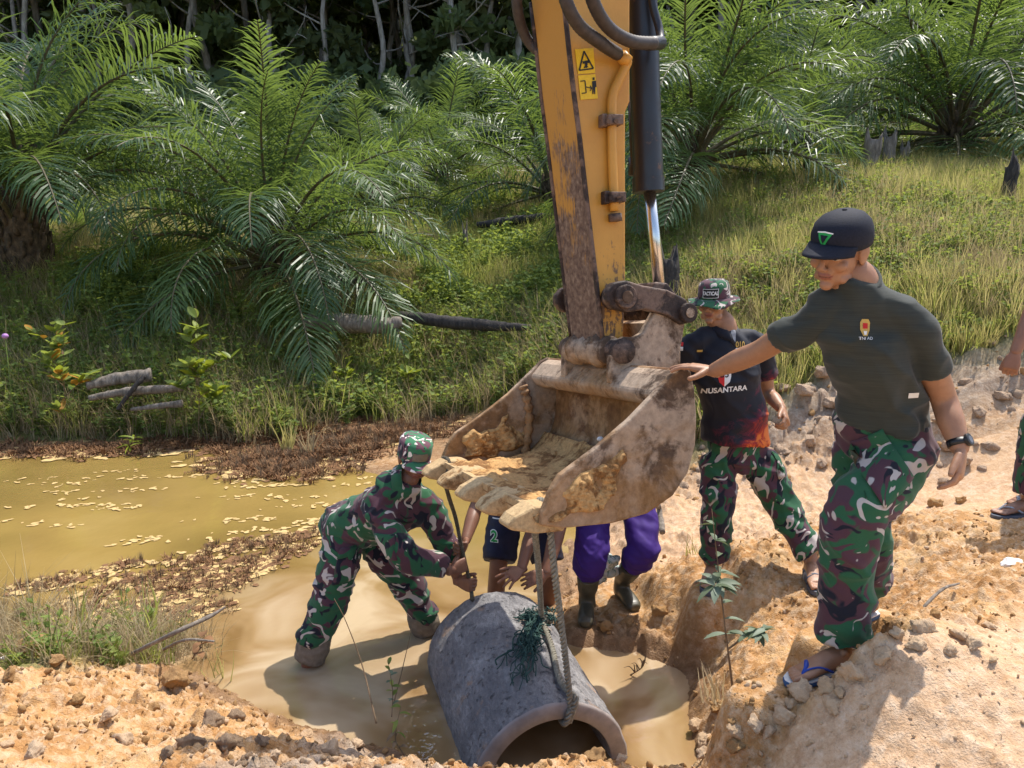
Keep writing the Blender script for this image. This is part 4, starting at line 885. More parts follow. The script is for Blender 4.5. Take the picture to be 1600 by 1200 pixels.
    # flip-flops
    for F_ in (FL, FR):
        sd_ = empty('sandal'); sd_.parent = root; sd_.matrix_parent_inverse = world_of(root).inverted(); F_.sole(sd_, 'sole_blue', .020, 'sole', 'sole_white')
        m = MB(); tp_ = F_.p(.215, .028, .012); 
        m.ribbon(spline([tp_, F_.p(.19, .030, .034), F_.p(.15, .042, .040), F_.p(.10, .040, .012)], 14), F_.d, [.006+.004*math.sin(i/14*3.1) for i in range(15)]); m.ribbon(spline([tp_, F_.p(.19, .016, .036), F_.p(.16, -.020, .040), F_.p(.11, -.040, .012)], 14), F_.d, [.006+.004*math.sin(i/14*3.1) for i in range(15)])
        st = m.build('strap', 'strap_blue', sd_); so = st.modifiers.new('s', 'SOLIDIFY'); so.thickness = .006; so.offset = 0
    return root
person_green()

# ---------- man in the dark printed polo shirt and bucket hat
def person_polo():
    A = at; root = build_person('person', 'man in dark polo shirt, camouflage bucket hat and camouflage trousers standing behind the bucket', None, {'base': (1.25, 4.05, -.3)}); skin = (.36, .19, .11)
    pel = A(1152, 702, 4.16); wai = A(1148, 648, 4.14); che = A(1135, 580, 4.10); nek = A(1133, 512, 4.09); shR = A(1076, 540, 4.06); shL = A(1186, 540, 4.16)
    elR = A(1058, 630, 4.16); wrR = A(1062, 690, 3.98); elL = A(1200, 612, 4.26); wrL = A(1222, 640, 4.08)
    hipR = A(1122, 715, 4.14); knR = A(1122, 800, 4.06); hipL = A(1184, 715, 4.16); knL = A(1226, 797, 4.06)
    hr = atz(1112, 893, -.335); tr_ = atz(1104, 922, -.345); hl = atz(1262, 890, -.245); tl_ = atz(1282, 922, -.255)
    anR = hr+np.array([.0, -.035, .085]); anL = hl+np.array([.0, -.035, .085])
    rt, ax, fw = torso_secs(pel, che, nek, shL, shR)
    fdir = unit([-.52, -.83, -.12]); hd = Head((0, 0, 0), fdir, (0, 0, 1), .97); nose = A(1104, 486, 4.0); hd.o = nose-hd.w((0, .118, .075))
    m = MB(); loft(m, [(pel, rt, fw, .13, .09), (wai, rt, fw, .125, .085), (che, rt, fw, .145, .095), (nek-.06*ax, rt, fw, .12, .07), (nek-.01*ax, rt, fw, .065, .06)])
    limb(m, [nek-.05*ax, nek+.02*ax, hd.w((0, -.022, .03))], [.064, .058, .056]); limb(m, [nek+.01*ax, hd.w((0, .01, .012))], [.054, .050])
    limb(m, [shR, .5*(shR+elR), elR, .55*elR+.45*wrR, wrR], [.050, .048, .039, .041, .027]); limb(m, [shL, .5*(shL+elL), elL, .55*elL+.45*wrL, wrL], [.050, .048, .039, .041, .027])
    for h_, k_, a_ in ((hipL, knL, anL), (hipR, knR, anR)): limb(m, [h_, k_, .5*k_+.5*a_, a_], [.07, .05, .048, .034])
    parts = [(*remesh(m, .008, 4), skin)]
    m = MB(); head_mesh(m, hd); v, f = remesh(m, .0036, 7); parts.append((v, f, head_tone(v, hd, skin)))
    m = MB(); hand_mesh(m, wrL, unit([.05, -.75, -.55]), unit([-.75, .1, -.5]), unit([-.5, -.4, .6]), fcurl=((.6, .9, .6), (.7, .9, .6), (.8, .9, .6), (.8, .9, .6)), spread=.05, thumb=(.6, .8, .3)); parts.append((*remesh(m, .0034, 2), skin))
    m = MB(); hand_mesh(m, wrR, unit([-.3, -.6, -.5]), unit([.3, .2, -.8]), unit([.6, -.6, 0]), curl=(.4, .5, .3), spread=.06); parts.append((*remesh(m, .0034, 2), skin))
    FR = Foot(hr, tr_, (0, 0, 1), -1, .245); FL = Foot(hl, tl_, (0, 0, 1), 1, .245)
    for F_, a_, k_ in ((FL, anL, knL), (FR, anR, knR)):
        m = MB(); F_.mesh(m, a_, .6*a_+.4*k_); parts.append((*remesh(m, .0045, 3), skin))
    skin_obj(root, parts)
    m = MB(); hem = A(1150, 690, 4.15)
    loft(m, [(hem+ax*.03, rt, fw, .13, .10), (hem, rt, fw, .182, .135), (hem+ax*.03, rt, fw, .186, .138), (wai, rt, fw, .180, .130), (che-ax*.02, rt, fw, .188, .126), (che+ax*.06, rt, fw, .186, .116), (nek-ax*.10, rt, fw, .160, .096), (nek-ax*.05, rt, fw, .105, .078), (nek-ax*.004, rt, fw, .066, .064)])
    for s_, e_ in ((shR, elR), (shL, elL)):
        q = .38*s_+.62*e_; limb(m, [nek-ax*.055, .45*nek+.55*s_-ax*.010, s_], [.062, .060, .058]); sleeve(m, [s_+.25*(nek-s_)-ax*.03, s_, .5*s_+.5*q, q], [.058, .064, .073, .074])
    sh = cloth(m, 'shirt', 'shirt_navy', root, .0085, 4, .015, 23, 8., 4.5); bv = bvh_of(sh)
    # polo collar, opening and buttons
    m = MB()
    for sg in (-1, 1):
        inner = []; outer = []
        for q in np.linspace(-math.pi*.5, math.pi*.40, 12):
            c_, s_ = math.cos(q)*sg, math.sin(q); drop = .030*max(0, s_)
            inner.append(nek+ax*(.022-drop)+rt*.064*c_+fw*(.064*s_)); outer.append(nek+ax*(-.018-drop-.012*max(0, s_))+rt*.090*c_+fw*(.094*s_))
        inner.append(inner[-1]-rt*sg*.012+fw*.012-ax*.018); outer.append(outer[-1]-rt*sg*.02+fw*.012-ax*.022); n = len(inner)
        m.add(inner+outer, [(i, i+1, n+i+1, n+i) for i in range(n-1)])
    o = m.build('collar', 'shirt_navy', sh); so = o.modifiers.new('s', 'SOLIDIFY'); so.thickness = .006
    stick_on(*poly2([(-.03, .04), (.03, .04), (0, -.035)]), nek+fw*.13-ax*.03, -rt, ax, bv, .003, 'neck_opening', 'sandal_light', sh)
    for k in range(2): m = MB(); hbt = bv.ray_cast(V(nek+fw*.3-ax*(.10+.075*k)), V(-fw)); m.ball(np.array(hbt[0]), .006); m.build('button', 'white_print', sh)
    X, Y_ = -rt, ax
    def chest(px, py): return at(px, py, 3.9)
    xs2 = unit([1, -.1, .04]); yv = unit([0, .1, 1])
    stick_on(*text2('NUSANTARA', .038, 1.05, .0012), chest(1137, 611), unit([1, -.1, .10]), yv, bv, .004, 'lettering', 'white_print', sh)
    sc_ = chest(1136, 590); stick_on(*poly2([(-.036, .045), (0, .05), (0, -.052), (-.028, -.028), (-.036, 0)]), sc_, xs2, yv, bv, .003, 'shield', 'red_print', sh); stick_on(*poly2([(0, .05), (.036, .045), (.036, 0), (.028, -.028), (0, -.052)]), sc_, xs2, yv, bv, .003, 'shield', 'white_print', sh)
    stick_on(*text2('33', .05, 1., .001), sc_+yv*.012, xs2, yv, bv, .0055, 'numerals', 'ink_black', sh)
    stick_on(*grid2(.030, .011, 4, 3), chest(1098, 549), xs2, yv, bv, .003, 'name_tag', 'gold_print', sh)
    stick_on(*text2('010', .042, .8, .001), chest(1163, 539), xs2, yv, bv, .003, 'chest_badge', 'gold_print', sh)
    stick_on(*grid2(.030, .02, 3, 3), A(1062, 538, 3.98), unit([.95, -.3, 0]), yv, bv, .003, 'sleeve_flag', 'red_print', sh); stick_on(*grid2(.030, .02, 3, 3), A(1062, 545, 3.98), unit([.95, -.3, 0]), yv, bv, .003, 'sleeve_flag', 'white_print', sh)
    m = MB(); loft(m, [(pel+ax*.09, rt, fw, .15, .105), (pel+ax*.02, rt, fw, .166, .118), (pel-ax*.06, rt, fw, .165, .118), (pel-ax*.11, rt, fw, .13, .10)])
    sleeve(m, [hipR, .5*hipR+.5*knR, knR, .5*knR+.5*anR, anR+np.array([0, 0, .02])], [.094, .098, .086, .082, .082], tuck=.03); sleeve(m, [hipL, .5*hipL+.5*knL, knL, .5*knL+.5*anL, anL+np.array([0, 0, .02])], [.094, .098, .086, .082, .084], tuck=.03)
    tr = cloth(m, 'trousers', 'camo_cloth_b', root, .009, 4, .017, 31, 11., 4.5); bv = bvh_of(tr)
    stick_on(*grid2(.075, .15, 6, 8), A(1209, 745, 3.9), unit([.75, -.6, .3]), unit([-.38, 0, .92]), bv, .010, 'cargo_pocket', 'camo_cloth_c', tr, .012, True)
    # bucket hat
    m = MB(); v, f = spin_cap(hd, [(.118, .074, .092, -.006), (.122, .0845, .103, -.006), (.150, .085, .104, -.006), (.190, .081, .099, -.006), (.213, .072, .088, -.006), (.224, .052, .064, -.006), (.229, .02, .025, -.006)]); m.add(v, f); hat = m.build('bucket_hat', 'camo_hat', root)
    m = MB(); n = 56; v = []
    for k in range(5):
        for j in range(n):
            q = 2*math.pi*j/n; t_ = k/4; r = .052*t_; wv = .012*math.sin(2*q+.6)*t_+.006*math.sin(5*q)*t_; v.append(hd.w(((.084+r)*math.cos(q), -.006+(.103+r*1.05)*math.sin(q), .126-.022*t_+wv)))
    m.add(v, [(k*n+j, k*n+(j+1) % n, (k+1)*n+(j+1) % n, (k+1)*n+j) for k in range(4) for j in range(n)]); o = m.build('hat_brim', 'camo_hat', hat); so = o.modifiers.new('s', 'SOLIDIFY'); so.thickness = .004
    bv = bvh_of(hat); pc_ = hd.w((-.012, .2, .165)); stick_on(*grid2(.078, .050, 7, 4), pc_, -hd.A[0], hd.A[2], bv, .0035, 'patch', 'ink_black', hat, .003); 
    for a_, b_, w_, h_ in ((0, .0225, .076, .002), (0, -.0225, .076, .002), (-.037, 0, .002, .045), (.037, 0, .002, .045)): stick_on(*grid2(w_, h_, 7, 3), pc_-hd.A[0]*a_+hd.A[2]*b_, -hd.A[0], hd.A[2], bv, .005, 'patch_edge', 'white_print', hat)
    stick_on(*text2('TACTICAL', .026, .62, .0008), pc_, -hd.A[0], hd.A[2], bv, .0055, 'lettering', 'white_print', hat)
    for F_ in (FL, FR):
        sd_ = empty('sandal'); sd_.parent = root; sd_.matrix_parent_inverse = world_of(root).inverted(); F_.sole(sd_, 'sandal_grey', .026, 'sole')
        for k, mt in ((0, 'sandal_light'), (1, 'sandal_grey')):
            m = MB(); pts = spline([F_.p(.12+.03*k, .048, -.004), F_.p(.13+.02*k, .042, .030), F_.p(.135, .008, .047-.004*k), F_.p(.14-.02*k, -.034, .030), F_.p(.15-.03*k, -.044, -.004)], 16); m.ribbon(pts, F_.d, .024); st = m.build('strap', mt, sd_); so = st.modifiers.new('s', 'SOLIDIFY'); so.thickness = .006; so.offset = 1
    return root
person_polo()

# ---------- bending soldier in the water
def person_soldier():
    A = at; root = build_person('person', 'soldier in full camouflage uniform and cap bending over in the water to pull the rope', None, {'base': (-.8, 4.0, -.8)}); skin = (.22, .10, .06)
    pel = A(552, 822, 4.10); che = A(618, 792, 3.96); nek = A(636, 752, 3.87); shR = A(586, 790, 3.82); shL = A(668, 786, 3.99)
    elR = A(632, 868, 3.72); wrR = A(702, 889, 3.88); elL = A(694, 842, 4.02); wrL = A(716, 906, 4.0)
    hipR = A(538, 835, 4.02); knR = A(518, 925, 3.93); anR = atz(482, 1052, -.80)+np.array([0, 0, .06]); hipL = A(586, 845, 4.16); knL = A(636, 910, 4.20); anL = A(668, 985, 4.24)
    ax = unit(nek-pel); rt = unit(shR-shL); rt = unit(rt-ax*np.dot(rt, ax)); fw = np.cross(ax, rt); 
    fdir = unit([.36, -.88, -.26]); hd = Head((0, 0, 0), fdir, unit([.12, .0, 1]), 1.0); ear = A(623, 716, 3.88); hd.o = ear-hd.w((.079, -.008, .098))
    m = MB(); loft(m, [(pel, rt, fw, .13, .09), (.5*pel+.5*che, rt, fw, .125, .085), (che, rt, fw, .145, .095), (nek-.05*ax, rt, fw, .11, .07), (nek, rt, fw, .06, .06)])
    limb(m, [nek-.04*ax, hd.w((0, -.02, .03))], [.062, .056]); limb(m, [nek, hd.w((0, .01, .012))], [.055, .050])
    for s_, e_, w_ in ((shR, elR, wrR), (shL, elL, wrL)): limb(m, [s_, .5*(s_+e_), e_, .55*e_+.45*w_, w_], [.05, .046, .040, .041, .029])
    for h_, k_, a_ in ((hipR, knR, anR), (hipL, knL, anL)): limb(m, [h_, k_, .5*k_+.5*a_, a_, a_-np.array([0, 0, .10])], [.07, .052, .048, .036, .034])
    parts = [(*remesh(m, .008, 4), skin)]
    m = MB(); head_mesh(m, hd); v, f = remesh(m, .0038, 3); parts.append((v, f, head_tone(v, hd, skin)))
    rdir = unit(HROPE[2]-HROPE[0])
    for w_, c_ in ((wrR, HROPE[1]), (wrL, HROPE[2]+rdir*.03)):
        m = MB(); dd = unit(c_-w_); wr_ = c_-dd*.085+np.array([0, -.018, 0]); pn_ = unit(np.array([.15, 1, 0])); hand_mesh(m, wr_, dd, pn_, -rdir, curl=(1.1, 1.15, .7), spread=.02, thumb=(.55, .8, .55), tcurl=.5); parts.append((*remesh(m, .0032, 2), skin))
        m = MB(); limb(m, [w_, .5*w_+.5*wr_, wr_+dd*.015], [.032, .029, .027]); parts.append((*remesh(m, .005, 2), skin))
    skin_obj(root, parts)
    m = MB()
    hem = pel-ax*.03
    loft(m, [(hem+ax*.03, rt, fw, .13, .10), (hem, rt, fw, .185, .140), (hem+ax*.04, rt, fw, .188, .142), (.5*pel+.5*che, rt, fw, .184, .138), (che, rt, fw, .196, .134), (che+ax*.08, rt, fw, .19, .118), (nek-ax*.06, rt, fw, .15, .095), (nek-ax*.015, rt, fw, .095, .078), (nek+ax*.015, rt, fw, .075, .070)])
    sleeve(m, [shR+.25*(nek-shR)-ax*.02, shR, .5*(shR+elR), elR, .5*elR+.5*wrR, .12*elR+.88*wrR], [.075, .080, .078, .074, .066, .056]); sleeve(m, [shL+.25*(nek-shL)-ax*.02, shL, .5*(shL+elL), elL, .5*elL+.5*wrL, .2*elL+.8*wrL], [.075, .078, .072, .066, .060, .054])
    sh = cloth(m, 'shirt', 'camo_cloth_c', root, .0085, 4, .018, 43, 11., 5.); bv = bvh_of(sh)
    m = MB()
    for sg in (-1, 1):
        inner = [nek+ax*(.045-.035*max(0, math.sin(q)))+rt*sg*.066*math.cos(q)+fw*.066*math.sin(q) for q in np.linspace(-1.57, 1.2, 12)]; outer = [nek+ax*(-.005-.05*max(0, math.sin(q)))+rt*sg*.094*math.cos(q)+fw*.098*math.sin(q) for q in np.linspace(-1.57, 1.2, 12)]; m.add(inner+outer, [(i, i+1, 12+i+1, 12+i) for i in range(11)])
    o = m.build('collar', 'camo_cloth_c', sh); so = o.modifiers.new('s', 'SOLIDIFY'); so.thickness = .006
    stick_on(*grid2(.115, .13, 7, 7), che+fw*.2-rt*.02+ax*.02, unit([.8, -.5, .1]), unit([-.1, .2, 1]), bv, .010, 'chest_pocket', 'camo_cloth', sh, .012, True)
    sp = .55*shR+.45*elR; 
    for k in range(2): stick_on(*poly2([(-.022, .012), (0, 0), (.022, .012), (.022, .004), (0, -.008), (-.022, .004)]), A(603, 806+7*k, 3.6), unit([.9, -.3, -.2]), unit([.2, .3, .9]), bv, .006, 'rank_chevron', 'ink_black', sh)
    m = MB(); loft(m, [(pel+ax*.08, rt, fw, .15, .11), (pel, rt, fw, .172, .13), (pel-ax*.08, rt, fw, .165, .13), (pel-ax*.13, rt, fw, .13, .11)])
    sleeve(m, [hipR, .5*hipR+.5*knR, knR, .6*knR+.4*anR, anR+np.array([.005, 0, .12])], [.105, .112, .100, .090, .080], tuck=.03); sleeve(m, [hipL, .5*hipL+.5*knL, knL, .6*knL+.4*anL, anL+np.array([-.005, 0, .075])], [.105, .110, .098, .090, .084], tuck=.03)
    tr = cloth(m, 'trousers', 'camo_cloth', root, .0085, 4, .018, 51, 11., 4.5); bv = bvh_of(tr)
    stick_on(*grid2(.12, .18, 7, 9), A(500, 915, 3.6), unit([.95, -.3, .1]), unit([.1, 0, 1]), bv, .012, 'cargo_pocket', 'camo_cloth_b', tr, .014, True); stick_on(*grid2(.125, .045, 7, 3), A(502, 895, 3.6), unit([.95, -.3, .1]), unit([.1, 0, 1]), bv, .018, 'pocket_flap', 'camo_cloth', tr, .014, True)
    for a_, k_, r_, lo, hi in ((anR, knR, .090, .02, .15), (anL, knL, .088, .0, .12)):
        m = MB(); d = unit(k_-a_); sleeve(m, [a_+d*(hi+.01), a_+d*(lo+.07), a_+d*lo], [r_*.92, r_*1.02, r_*.94], tuck=.03); cloth(m, 'rolled_cuff', 'khaki_lining', tr, .007, 3, .005, 5, 20., 6.)
    m = MB(); v, f = spin_cap(hd, [(.108, .077, .094, -.008), (.110, .0855, .104, -.008), (.150, .0875, .107, -.006), (.200, .086, .103, -.004), (.216, .078, .094, -.004), (.226, .04, .05, -.004)]); m.add(v, f); cap = m.build('cap', 'camo_cap', root); peak(hd, cap, 'camo_cap', .134, .060, .078, .028)
    bv = bvh_of(cap); stick_on(*grid2(.078, .042, 7, 4), hd.w((0, .2, .158)), -hd.A[0], hd.A[2], bv, .004, 'patch', 'khaki_lining', cap, .004)
    return root
person_soldier()

# ---------- worker in navy shorts behind the pipe
def person_shorts():
    A = at; root = build_person('person', 'worker in navy sports shorts bending behind the bucket with a hand on the pipe', None, {'base': (0, 4.6, -.9)}); skin = (.21, .095, .055)
    hipR = A(790, 800, 4.62); hipL = A(842, 800, 4.68); pel = A(816, 775, 4.72); che = A(815, 712, 4.50); nek = A(806, 712, 4.30); shR = A(772, 738, 4.32); shL = A(842, 738, 4.36)
    knR = A(778, 888, 4.44); anR = A(770, 990, 4.50); knL = A(858, 892, 4.55); anL = A(850, 990, 4.62)
    elR = A(744, 792, 4.24); wrR = A(727, 846, 4.03); elL = A(834, 822, 4.30); wrL = A(814, 890, 4.06)
    ax = unit(nek-pel); rt = unit(shR-shL); rt = unit(rt-ax*np.dot(rt, ax)); fw = np.cross(ax, rt); hd = Head(nek+ax*.04, unit([-.1, -.55, -.8]), unit([0, -.8, .5]), .98)
    m = MB(); loft(m, [(pel, rt, fw, .13, .09), (.5*pel+.5*che, rt, fw, .125, .085), (che, rt, fw, .145, .095), (nek-.05*ax, rt, fw, .11, .07), (nek, rt, fw, .06, .06)]); limb(m, [nek-.04*ax, hd.w((0, -.02, .03))], [.06, .055])
    limb(m, [shR, .5*(shR+elR), elR, .6*elR+.4*wrR, wrR], [.05, .048, .040, .042, .028]); limb(m, [shL, .5*(shL+elL), elL, .6*elL+.4*wrL, wrL], [.05, .048, .040, .042, .028])
    for h_, k_, a_ in ((hipR, knR, anR), (hipL, knL, anL)): limb(m, [h_, .5*h_+.5*k_, k_, .6*k_+.4*a_, a_, a_-np.array([0, 0, .15])], [.08, .07, .054, .055, .04, .038])
    parts = [(*remesh(m, .008, 4), skin)]
    m = MB(); head_mesh(m, hd); v, f = remesh(m, .005, 3); parts.append((v, f, head_tone(v, hd, skin)))
    tgt = pipe_pt(.05, 1.42, PRAD+.012); m = MB(); dd = unit(tgt-wrL); hand_mesh(m, wrL, dd, unit([.1, .75, -.6]), unit([-1, 0, .1]), curl=(.0, .25, .3), spread=.22, thumb=(.8, .7, .3)); parts.append((*remesh(m, .0032, 2), skin))
    rdir = unit(HROPE[2]-HROPE[0]); c_ = HROPE[0]; dd = unit(c_+np.array([.01, .02, 0])-wrR); wr_ = c_-dd*.08+np.array([.012, .02, 0]); m = MB(); hand_mesh(m, wr_, dd, unit([-.7, -.6, .2]), unit([-.6, .7, 0]), curl=(1.0, 1.1, .7), spread=.02, thumb=(.5, .8, .6), tcurl=.5); parts.append((*remesh(m, .0032, 2), skin))
    m = MB(); limb(m, [wrR, .5*wrR+.5*wr_, wr_], [.029, .028, .027]); parts.append((*remesh(m, .005, 2), skin))
    skin_obj(root, parts)
    m = MB(); hem = pel; loft(m, [(hem+ax*.03, rt, fw, .13, .10), (hem, rt, fw, .175, .125), (.5*pel+.5*che, rt, fw, .172, .125), (che, rt, fw, .185, .125), (nek-ax*.06, rt, fw, .15, .095), (nek-ax*.01, rt, fw, .075, .07)])
    for s_, e_ in ((shR, elR), (shL, elL)): sleeve(m, [s_+.25*(nek-s_), s_, .55*s_+.45*e_], [.07, .074, .070])
    cloth(m, 'shirt', 'blue_shorts', root, .010, 4, .006, 63)
    m = MB(); loft(m, [(pel+ax*.04, rt, fw, .145, .105), (pel-ax*.04, rt, fw, .17, .125), (pel-ax*.12, rt, fw, .15, .115)])
    sleeve(m, [hipR, .5*hipR+.5*knR, .12*hipR+.88*knR], [.105, .108, .104]); sleeve(m, [hipL, .5*hipL+.5*knL, .15*hipL+.85*knL], [.105, .108, .104])
    so_ = cloth(m, 'shorts', 'navy_shorts', root, .009, 4, .007, 71); bv = bvh_of(so_); yv = unit([-.05, .05, 1]); xv = unit([1, -.1, .03])
    for y in (829, 834): stick_on(*grid2(.20, .007, 14, 2), A(786, y, 4.2), xv, yv, bv, .003, 'stripe', 'white_print', so_)
    stick_on(*text2('2', .085, 1.05, .006), A(764, 860, 4.2), xv, yv, bv, .004, 'numeral', 'white_print', so_); stick_on(*text2('2', .085, 1., .002), A(764, 860, 4.2), xv, yv, bv, .006, 'numeral', 'green_print', so_)
    return root
person_shorts()

# ---------- worker in purple trousers and rubber boots
def person_purple():
    A = at; root = build_person('person', 'worker in purple trousers and rubber boots bending behind the bucket beside the pipe', None, {'base': (.5, 4.15, -.55)}); skin = (.21, .095, .055)
    pel = A(962, 765, 4.55); che = A(930, 712, 4.47); nek = A(902, 700, 4.36); shR = A(890, 735, 4.30); shL = A(960, 715, 4.48); hipR = A(930, 800, 4.45); hipL = A(998, 790, 4.48)
    bR = atz(917, 958, -.68); bL = atz(972, 935, -.65); knR = A(922, 868, 4.24); knL = A(1003, 858, 4.26); anR = bR+np.array([.0, .02, .10]); anL = bL+np.array([.0, .02, .10])
    elR = A(876, 812, 4.25); wrR = A(853, 896, 4.03); elL = A(985, 745, 4.56); wrL = A(965, 760, 4.36)
    ax = unit(nek-pel); rt = unit(shR-shL); rt = unit(rt-ax*np.dot(rt, ax)); fw = np.cross(ax, rt); hd = Head(nek+ax*.04, unit([-.5, -.5, -.6]), unit([-.6, -.3, .7]), .98)
    m = MB(); loft(m, [(pel, rt, fw, .13, .09), (che, rt, fw, .145, .095), (nek-.05*ax, rt, fw, .11, .07), (nek, rt, fw, .06, .06)]); limb(m, [nek-.04*ax, hd.w((0, -.02, .03))], [.06, .055])
    limb(m, [shR, .5*(shR+elR), elR, .6*elR+.4*wrR, wrR], [.052, .050, .044, .047, .030]); limb(m, [shL, .5*(shL+elL), elL, wrL], [.05, .048, .040, .028])
    for h_, k_, a_ in ((hipR, knR, anR), (hipL, knL, anL)): limb(m, [h_, k_, a_], [.07, .05, .036])
    parts = [(*remesh(m, .008, 4), skin)]
    m = MB(); head_mesh(m, hd); v, f = remesh(m, .005, 3); parts.append((v, f, head_tone(v, hd, skin)))
    tgt = pipe_pt(.03, 1.05, PRAD+.02); m = MB(); hand_mesh(m, wrR, unit(tgt-wrR), unit([-.6, .4, -.5]), unit([-.6, -.7, 0]), curl=(.3, .5, .4), spread=.08, thumb=(.7, .8, .3)); parts.append((*remesh(m, .0034, 2), skin))
    m = MB(); hand_mesh(m, wrL, unit([-.8, -.2, -.1]), unit([0, .3, -.8]), unit([-.2, -1, 0]), curl=(.4, .6, .4)); parts.append((*remesh(m, .004, 2), skin)); skin_obj(root, parts)
    m = MB(); loft(m, [(pel+ax*.03, rt, fw, .13, .10), (pel, rt, fw, .18, .13), (che, rt, fw, .185, .125), (nek-ax*.06, rt, fw, .15, .095), (nek-ax*.01, rt, fw, .075, .07)])
    for s_, e_ in ((shR, elR), (shL, elL)): sleeve(m, [s_+.25*(nek-s_), s_, .5*s_+.5*e_], [.07, .074, .068])
    cloth(m, 'shirt', 'shirt_dark', root, .010, 4, .006, 83)
    m = MB(); loft(m, [(pel+ax*.05, rt, fw, .145, .105), (pel-ax*.03, rt, fw, .175, .13), (pel-ax*.10, rt, fw, .15, .12)])
    for h_, k_, a_ in ((hipR, knR, anR), (hipL, knL, anL)): sleeve(m, [h_, .5*h_+.5*k_, k_, .62*k_+.38*a_], [.105, .105, .098, .082])
    cloth(m, 'trousers', 'purple_cloth', root, .0085, 4, .018, 91, 11., 5.)
    for a_, k_, b_, d_ in ((anR, knR, bR, unit([-.15, -1, 0])), (anL, knL, bL, unit([.30, -1, 0]))):
        m = MB(); top = .50*k_+.50*a_; s_ = np.cross(d_, [0, 0, 1.]); u_ = np.array([0, 0, 1.])
        sleeve(m, [b_-d_*.00+u_*.05, b_+u_*.12, .5*(b_+u_*.12)+.5*top, top], [.052, .050, .062, .068], tuck=.03)
        loft(m, [(b_-d_*.065+u_*.045, s_, u_, .032, .042), (b_-d_*.03+u_*.05, s_, u_, .042, .05), (b_+d_*.05+u_*.045, s_, u_, .044, .045), (b_+d_*.12+u_*.036, s_, u_, .049, .036), (b_+d_*.17+u_*.030, s_, u_, .045, .030), (b_+d_*.195+u_*.024, s_, u_, .030, .02)], 24, 2.6)
        cloth(m, 'boot', 'boot_rubber', root, .0065, 4, .003, 97, 12, 5)
    return root
person_purple()

